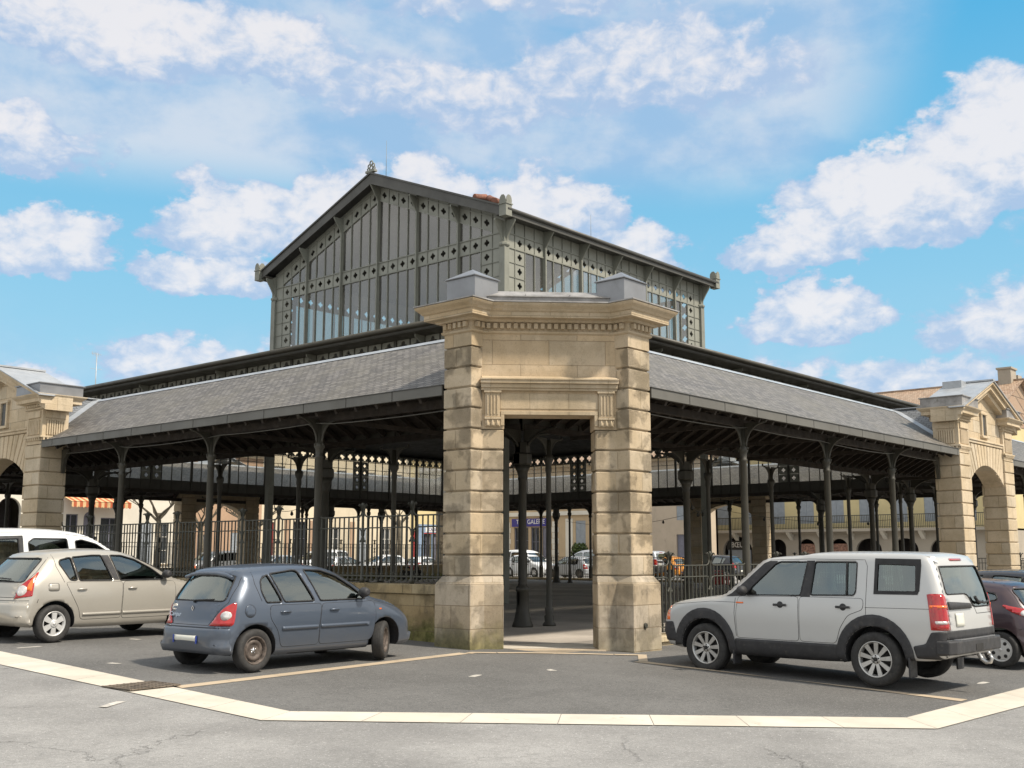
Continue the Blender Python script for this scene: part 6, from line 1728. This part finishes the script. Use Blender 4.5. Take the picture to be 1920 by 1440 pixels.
for (a, b, c, d_) in ((1.05, 1.68, .1, 4.35), (3.82, 4.4, .1, 4.35), (1.68, 3.82, 3.52, 4.35), (2.72, 2.98, .1, 3.52), (1.68, 2.72, .1, .48)): m.box(a, b, -.10, -.004, c, d_)
m.build('shopfront', 'shop_blue', r)
m = MB(); m.M = M; m.box(1.7, 4.3, -.125, -.104, 3.50, 3.56); m.build('red_stripe', 'sign_red', r)
m = MB(); m.M = M; m.box(1.9, 4.3, -.115, -.102, 3.66, 4.12); m.build('sign_board', 'sign_white', r)
text_obj('CAISSES D', 'sign_letters', 'sign_blue', r, .42, (59.1, 61.87, 3.88), (PI / 2, 0, 0), scale=(.82, 1, 1))
# right row (centre and right)
r, M = house('tan house with a blue sign board over a dark shop window', (62, 56.2, 0), *RGT, 10.6, 9.5, [(1.7, 3.4, .5, 4.0, 'shop'), (3.7, 4.7, .1, 4.0, 'shop'), (5.0, 5.8, .1, 4.0, 'door_grey'), (8.8, 9.9, 1.5, 4.5, 'shutter')] + row(0, 10.6, 3, 6.2, 8.0, 1.0, 'shutter'), 'plaster_tan')
m = MB(); m.M = M; m.box(1.5, 6.05, -.12, 0, 4.08, 4.78); m.build('sign_board', 'sign_blue', r)
text_obj('THE  GALERIE', 'sign_letters', 'sign_white', r, .58, (61.86, 52.45, 4.48), (PI / 2, 0, -PI / 2), scale=(.95, 1, 1))
m = MB(); m.M = M
for x in (.55, 6.15): 
    for k in range(9): m.box(x + (.0 if k % 2 else .06), x + .75 - (.0 if k % 2 else .10), -.05, 0, k * .5 + .02, k * .5 + .49)
m.box(7.7, 8.5, -.04, 0, .9, 4.7); m.box(0, 10.6, -.15, 0, .6, .9); m.box(0, 10.6, -.22, 0, 5.0, 5.35)
m.build('quoins', 'plaster_white', r)
r, M = house('blind roughcast wall of a house with one grey door and a shuttered window', (62, 45.6, 0), *RGT, 11.0, 9.5, [(8.55, 9.75, .05, 3.2, 'door_grey'), (8.6, 9.6, 4.35, 5.5, 'shutter'), (2.0, 3.2, 1.2, 3.4, 'shutter')], 'plaster_rough', 2.4, 1.0)
# arcaded building
ar = [(.6, 1.8), (2.0, 4.35)]; 
holes = []
def arch_hole(y0, y1, crown, rise): 
    a, b = 39.0 - y0, 39.0 - y1; return (min(a, b), max(a, b), .05, crown, 'dark', rise)
for (y0, y1) in ((37.4, 34.6),): holes.append(arch_hole(y0, y1, 3.1, 1.25))
for c, w_ in ((32.2, 1.5), (29.6, 1.5), (26.8, 1.5), (24.3, 2.1), (21.4, 2.1), (18.4, 2.1)): holes.append(arch_hole(c + w_ / 2, c - w_ / 2, 2.85, w_ / 2 * .9))
up = []
for y in (37.2, 34.6, 32.0, 29.4, 26.8, 24.2, 21.6, 19.0, 16.4): up.append((39 - y - .75, 39 - y + .55, 4.1, 6.9, 'shutter'))
for y in (36, 32.0, 28, 24.2, 20, 16.4): up.append((39 - y - .55, 39 - y + .55, 8.0, 9.6, 'shutter'))
r = thing('arcaded_building', 'grey stone arcade with a long iron balcony and yellow upper storey under a tiled roof', 'building')
M = frame_mat((70, 39, 0), *RGT)
facade(r, M, 24.4, 3.45, holes, 'arcade_stone', 16)
M2 = frame_mat((70.004, 39, 0), *RGT)
facade(r, M2, 24.4, 11.6, up, 'plaster_yellow', 15.9, base=3.6)
roof_gable(r, M, 24.4, 11.6, 16, 3.9)
m = MB(); m.M = M
m.box(0, 24.4, -1.0, .02, 3.46, 3.60); m.box(0, 24.4, -1.05, -.85, 3.40, 3.62); m.box(0, 24.4, -.25, .0, 3.25, 3.46)
m.build('balcony_slab', 'arcade_stone', r)
m = MB(); m.M = M
for c in (33.4, 30.9, 28.2, 25.6, 22.9, 19.9, 16.9, 36.0):
    x = 39 - c; m.extrude([(x - .15, 0, 2.75), (x - .15, -.12, 2.8), (x - .15, -.75, 3.3), (x - .15, -.8, 3.45), (x - .15, 0, 3.45)], (.30, 0, 0))
m.build('console', 'plaster_white', r)
m = MB(); m.M = M
m.box(0, 24.4, -1.0, -.95, 4.62, 4.68); m.box(0, 24.4, -.99, -.96, 3.70, 3.74)
k = .05
while k < 24.3: m.box(k, k + .03, -.99, -.96, 3.62, 4.64); k += .14
m.build('balcony_railing', 'iron_fence', r)
m = MB(); m.M = M; m.box(1.85, 4.0, .22, .28, 2.0, 2.75); m.build('sign_board', 'sign_black', r)
text_obj('BŒUF', 'sign_letters', 'sign_white', r, .62, (70.20, 36.0, 2.38), (PI / 2, 0, -PI / 2), scale=(.9, 1, 1))
m = MB(); m.M = M
for c in (29.6, 26.8): m.box(39 - c - .7, 39 - c + .7, .35, .40, 1.3, 2.45)
m.build('shop_poster', 'poster_brown', r)
m = MB(); m.M = M; m.box(1.9, 4.1, .33, .38, .1, 1.98); m.build('shop_door', 'shutter_grey', r)
m = MB(); m.box(77.3, 78.7, 14.9, 15.9, 14.3, 16.5); m.box(77.2, 78.8, 14.8, 16.0, 16.4, 16.55); m.box(79.2, 80.2, 14.9, 15.5, 14.0, 16.1); m.build('chimney', 'arcade_stone', r)
# antenna on the left row
m = MB(); m.tube([(25.6, 64, 11.5), (25.55, 64, 16.4)], .035, 6)
for k in range(5): m.bar((25.2 + k * .12, 64, 16.2 - k * .02), (25.2 + k * .12, 64, 16.5 - k * .02), .02, .02)
m.bar((25.1, 64, 16.35), (25.9, 64, 16.3), .025, .025); m.bar((25.1, 64, 15.2), (26.0, 64, 15.2), .02, .02)
tag(m.build('roof_antenna', 'zinc_light'), 'thin television antenna on a mast above the left roofs', 'antenna')

# bare pollarded trees and a shrub
def bare_tree(x, y, h, seed, label):
    rg = random.Random(seed); root = thing('bare_tree', label, 'tree', group='bare trees on the far side of the square')
    m = MB(); m.tube([(x, y, -.3), (x + .05, y, h * .3), (x - .04, y + .05, h * .55)], [.24, .19, .15], 10); m.build('trunk', 'bark', root)
    c = MB()
    def grow(p, d_, L, r, lv):
        q = p; P = [p]; R_ = [r]
        for k in range(4):
            d_ = (d_ + Vector((rg.uniform(-.25, .25), rg.uniform(-.25, .25), rg.uniform(-.05, .22)))).normalized(); q = q + d_ * L / 4; P.append(q); R_.append(r * (1 - .16 * (k + 1)))
        c.tube(P, R_, 5 if lv else 7, cap=False)
        if lv < 3:
            for k in range(5 if lv < 2 else 4):
                b = P[rg.randint(2, 4)]; nd = (d_ + Vector((rg.uniform(-1, 1), rg.uniform(-1, 1), rg.uniform(-.2, .8)))).normalized()
                grow(b, nd, L * rg.uniform(.5, .75), r * .42, lv + 1)
    top = Vector((x - .04, y + .05, h * .5))
    for k in range(5):
        a = k * 2 * PI / 5 + rg.uniform(-.3, .3); grow(top + Vector((0, 0, rg.uniform(-.3, .1))), Vector((math.cos(a), math.sin(a), .75)).normalized(), h * .34, .10, 0)
    c.build('crown', 'bark', root)
for i, (x, y, h, l) in enumerate(((26.2, 55.5, 8.0, 'bare tree in front of the house with the orange awning'), (33.9, 55, 7.5, 'bare tree before the brown roughcast house'), (48.6, 55.5, 8.0, 'bare spindly tree before the long cream house'), (30.2, 56.5, 7, 'mossy bare tree with forked limbs between the awning and the brown house'))): bare_tree(x, y, h, i + 3, l)
rg = random.Random(5); m = MB()
for k in range(1500):
    a, b = rg.uniform(0, 2 * PI), rg.uniform(-.6, 1); r_ = rg.uniform(.35, 1) ** .5; c = Vector((60.6 + .7 * r_ * math.cos(a) * math.cos(b), 45.9 + .8 * r_ * math.sin(a) * math.cos(b), 1.5 + 1.3 * r_ * math.sin(b)))
    u = Vector((rg.uniform(-1, 1), rg.uniform(-1, 1), rg.uniform(-1, 1))).normalized() * .10; v = u.cross(Vector((rg.uniform(-1, 1), rg.uniform(-1, 1), rg.uniform(-1, 1)))).normalized() * .06
    m.quad(c - u, c - v, c + u, c + v)
sh_ = thing('shrub', 'green shrub against the tan house seen at the right edge of the doorway', 'shrub'); m.build('foliage', 'leaf_green', sh_)
m = MB(); m.tube([(60.6, 45.9, -.1), (60.6, 45.9, 1.2)], .05, 6); m.build('stem', 'bark', sh_)

# parked cars on the far side of the square
def far_car(src, x, y, rz, mat, label, group='cars parked on the far side of the square', scale=None):
    c = copy_tree(src); c.location = (x, y, gz(x, y)); c.rotation_euler = (0, 0, RAD(rz)); c['label'] = label; c['group'] = group
    if scale: c.scale = (scale,) * 3
    def rec(o):
        for ch in o.children:
            for sl in getattr(ch, 'material_slots', []):
                if sl.material and sl.material.name.startswith('paint_'): sl.link = 'OBJECT'; sl.material = MATS[mat]
            rec(ch)
    rec(c); return c
far_car(mv, 52.0, 44.6, 265, 'paint_white', 'white minibus at the left edge of the doorway view')
far_car(bg, 47.0, 40.0, 262, 'paint_white', 'white hatchback behind the fence in the doorway view')
far_car(mv, 51.0, 37.6, 95, 'paint_far_silver', 'silver people carrier behind the other cars in the doorway view')
far_car(hb, 45.8, 35.2, 88, 'paint_far_silver', 'silver-grey car with black wheel in front at the right of the doorway view')
far_car(sv, 47.0, 31.0, 92, 'paint_far_silver', 'pale silver off-road car just right of the doorway view')
far_car(sv, 25.6, 48.0, 184, 'paint_grey', 'dark grey off-road car seen through the left fence')
far_car(bg, 31.0, 49.0, 178, 'paint_far_silver', 'silver hatchback seen between the brown gateway piers on the left')
far_car(hb, 36.2, 48.0, 4, 'paint_far_silver', 'small silver hatchback behind the fence below the bare tree')
far_car(bg, 40.4, 48.6, 176, 'paint_white', 'white hatchback behind the fence near the corner gateway')
far_car(pk, 44.2, 48.0, 2, 'paint_white', 'small white car nearest the red door')
far_car(mv, 37.8, 52.5, 180, 'paint_white', 'white family van behind the two silver hatchbacks')
far_car(hb, 48.0, 29.4, 88, 'paint_orange', 'orange hatchback just right of the corner gateway')
far_car(bg, 48.0, 25.2, 88, 'paint_black', 'black hatchback next to the orange one behind the fence')
# cars at the right edge and left of the gateway
far_car(bg, 8.0, -5.0, 85, 'paint_black', 'dark car at the right edge beyond the plum hatchback', group=None) if False else None
dk = far_car(bg, 8.6, -4.5, 85, 'paint_black', 'dark car at the right edge beyond the plum hatchback'); del dk['group']

# small things inside the hall
for k in range(3):
    y = 19.75 - k * .27; m = MB(); t_ = thing('red_box', ('leftmost', 'middle', 'rightmost')[k] + ' of the three slim red boxes behind the kerb fence on the right', 'box', (38.6, y, 0))
    m.box(-.10, .10, -.09, .09, 0, .62); m.build('case', 'red_paint', t_, bevel=.02)
    m = MB(); m.box(-.105, -.10, -.07, .07, .45, .55); m.build('panel', 'pink_paint', t_); m = MB(); m.box(-.08, .08, -.075, .075, .66, .78); m.build('cap', 'pink_paint', t_, bevel=.02)
t_ = thing('fire_extinguisher', 'red extinguisher standing just right of the three red boxes', 'extinguisher', (38.3, 18.75, 0))
m = MB(); m.lathe([(.09, 0), (.10, .04), (.10, .50), (.06, .60), (.03, .63)], n=12); m.build('cylinder', 'red_paint', t_)
m = MB(); m.lathe([(.03, .63), (.035, .70), (.02, .74)], n=8); m.tube([(0, 0, .70), (-.12, 0, .66), (-.13, 0, .35)], .015, 6); m.build('valve', 'seal_black', t_)
mc = thing('motorcycle', 'dark motorcycle with red tank parked inside the hall by the far low wall', 'motorcycle', (34.4, 39.3, 0))
for x in (-.70, .70):
    m = MB(); m.tube([(x + .28 * math.cos(a * PI / 12), 0, .31 + .28 * math.sin(a * PI / 12)) for a in range(25)], .05, 8); w_ = m.build('wheel', 'tyre_rubber', mc)
    m = MB(); m.lathe([(.22, -.02), (.22, .02)], (x, 0, .31), 16, 'y'); m.build('rim', 'wheel_dark', w_)
m = MB(); m.box(-.30, .28, -.16, .16, .28, .58); m.tube([(-.70, .1, .31), (-.2, .12, .45), (.3, .08, .75), (.52, .06, .9)], .03, 6); m.tube([(.70, .08, .31), (.48, .06, .95)], .035, 6); m.tube([(.70, -.08, .31), (.48, -.06, .95)], .035, 6); m.build('frame', 'wheel_dark', mc, bevel=.02)
m = MB(); m.lathe([(.02, -.30), (.14, -.2), (.17, 0), (.13, .2), (.03, .28)], (.12, 0, .80), 12, 'x'); m.build('tank', 'red_paint', mc)
m = MB(); m.extrude([(-.72, -.12, .86), (-.62, -.12, .80), (-.02, -.12, .74), (-.05, -.12, .82), (-.4, -.12, .84)], (0, .24, 0)); m.build('saddle', 'seal_black', mc, bevel=.02)
m = MB(); m.tube([(.42, -.36, 1.02), (.50, -.15, 1.0), (.50, .15, 1.0), (.42, .36, 1.02)], .018, 6); m.build('handlebar', 'seal_black', mc)
m = MB(); m.box(39.4, 39.9, 38.6, 38.72, 0, 1.0); tag(m.build('notice_board', 'plaster_white'), 'cream upright board on the hall floor at the left edge of the doorway', 'board')
# terracotta pots lying on the lantern roof
for k, (a, b, c, d_, l) in enumerate(((13.42, 13.30, 14.21, 20, 'clay pipe lying nearest the corner block of the lantern roof'), (13.50, 13.68, 14.40, 60, 'upright-tilted clay pipe on the lantern roof'), (13.42, 14.15, 14.56, -10, 'long clay pipe lying farthest up the lantern roof'))):
    m = MB(); m.lathe([(.11, -.28), (.13, -.26), (.12, .0), (.13, .26), (.11, .28)], (0, 0, 0), 12, 'x')
    tag(m.build('clay_pipe', 'terracotta', loc=(a, b, c), rot=(0, RAD(-10 - 15 * (k == 1)), RAD(d_))), l, 'clay pipe', 'clay pipes left on the lantern roof')
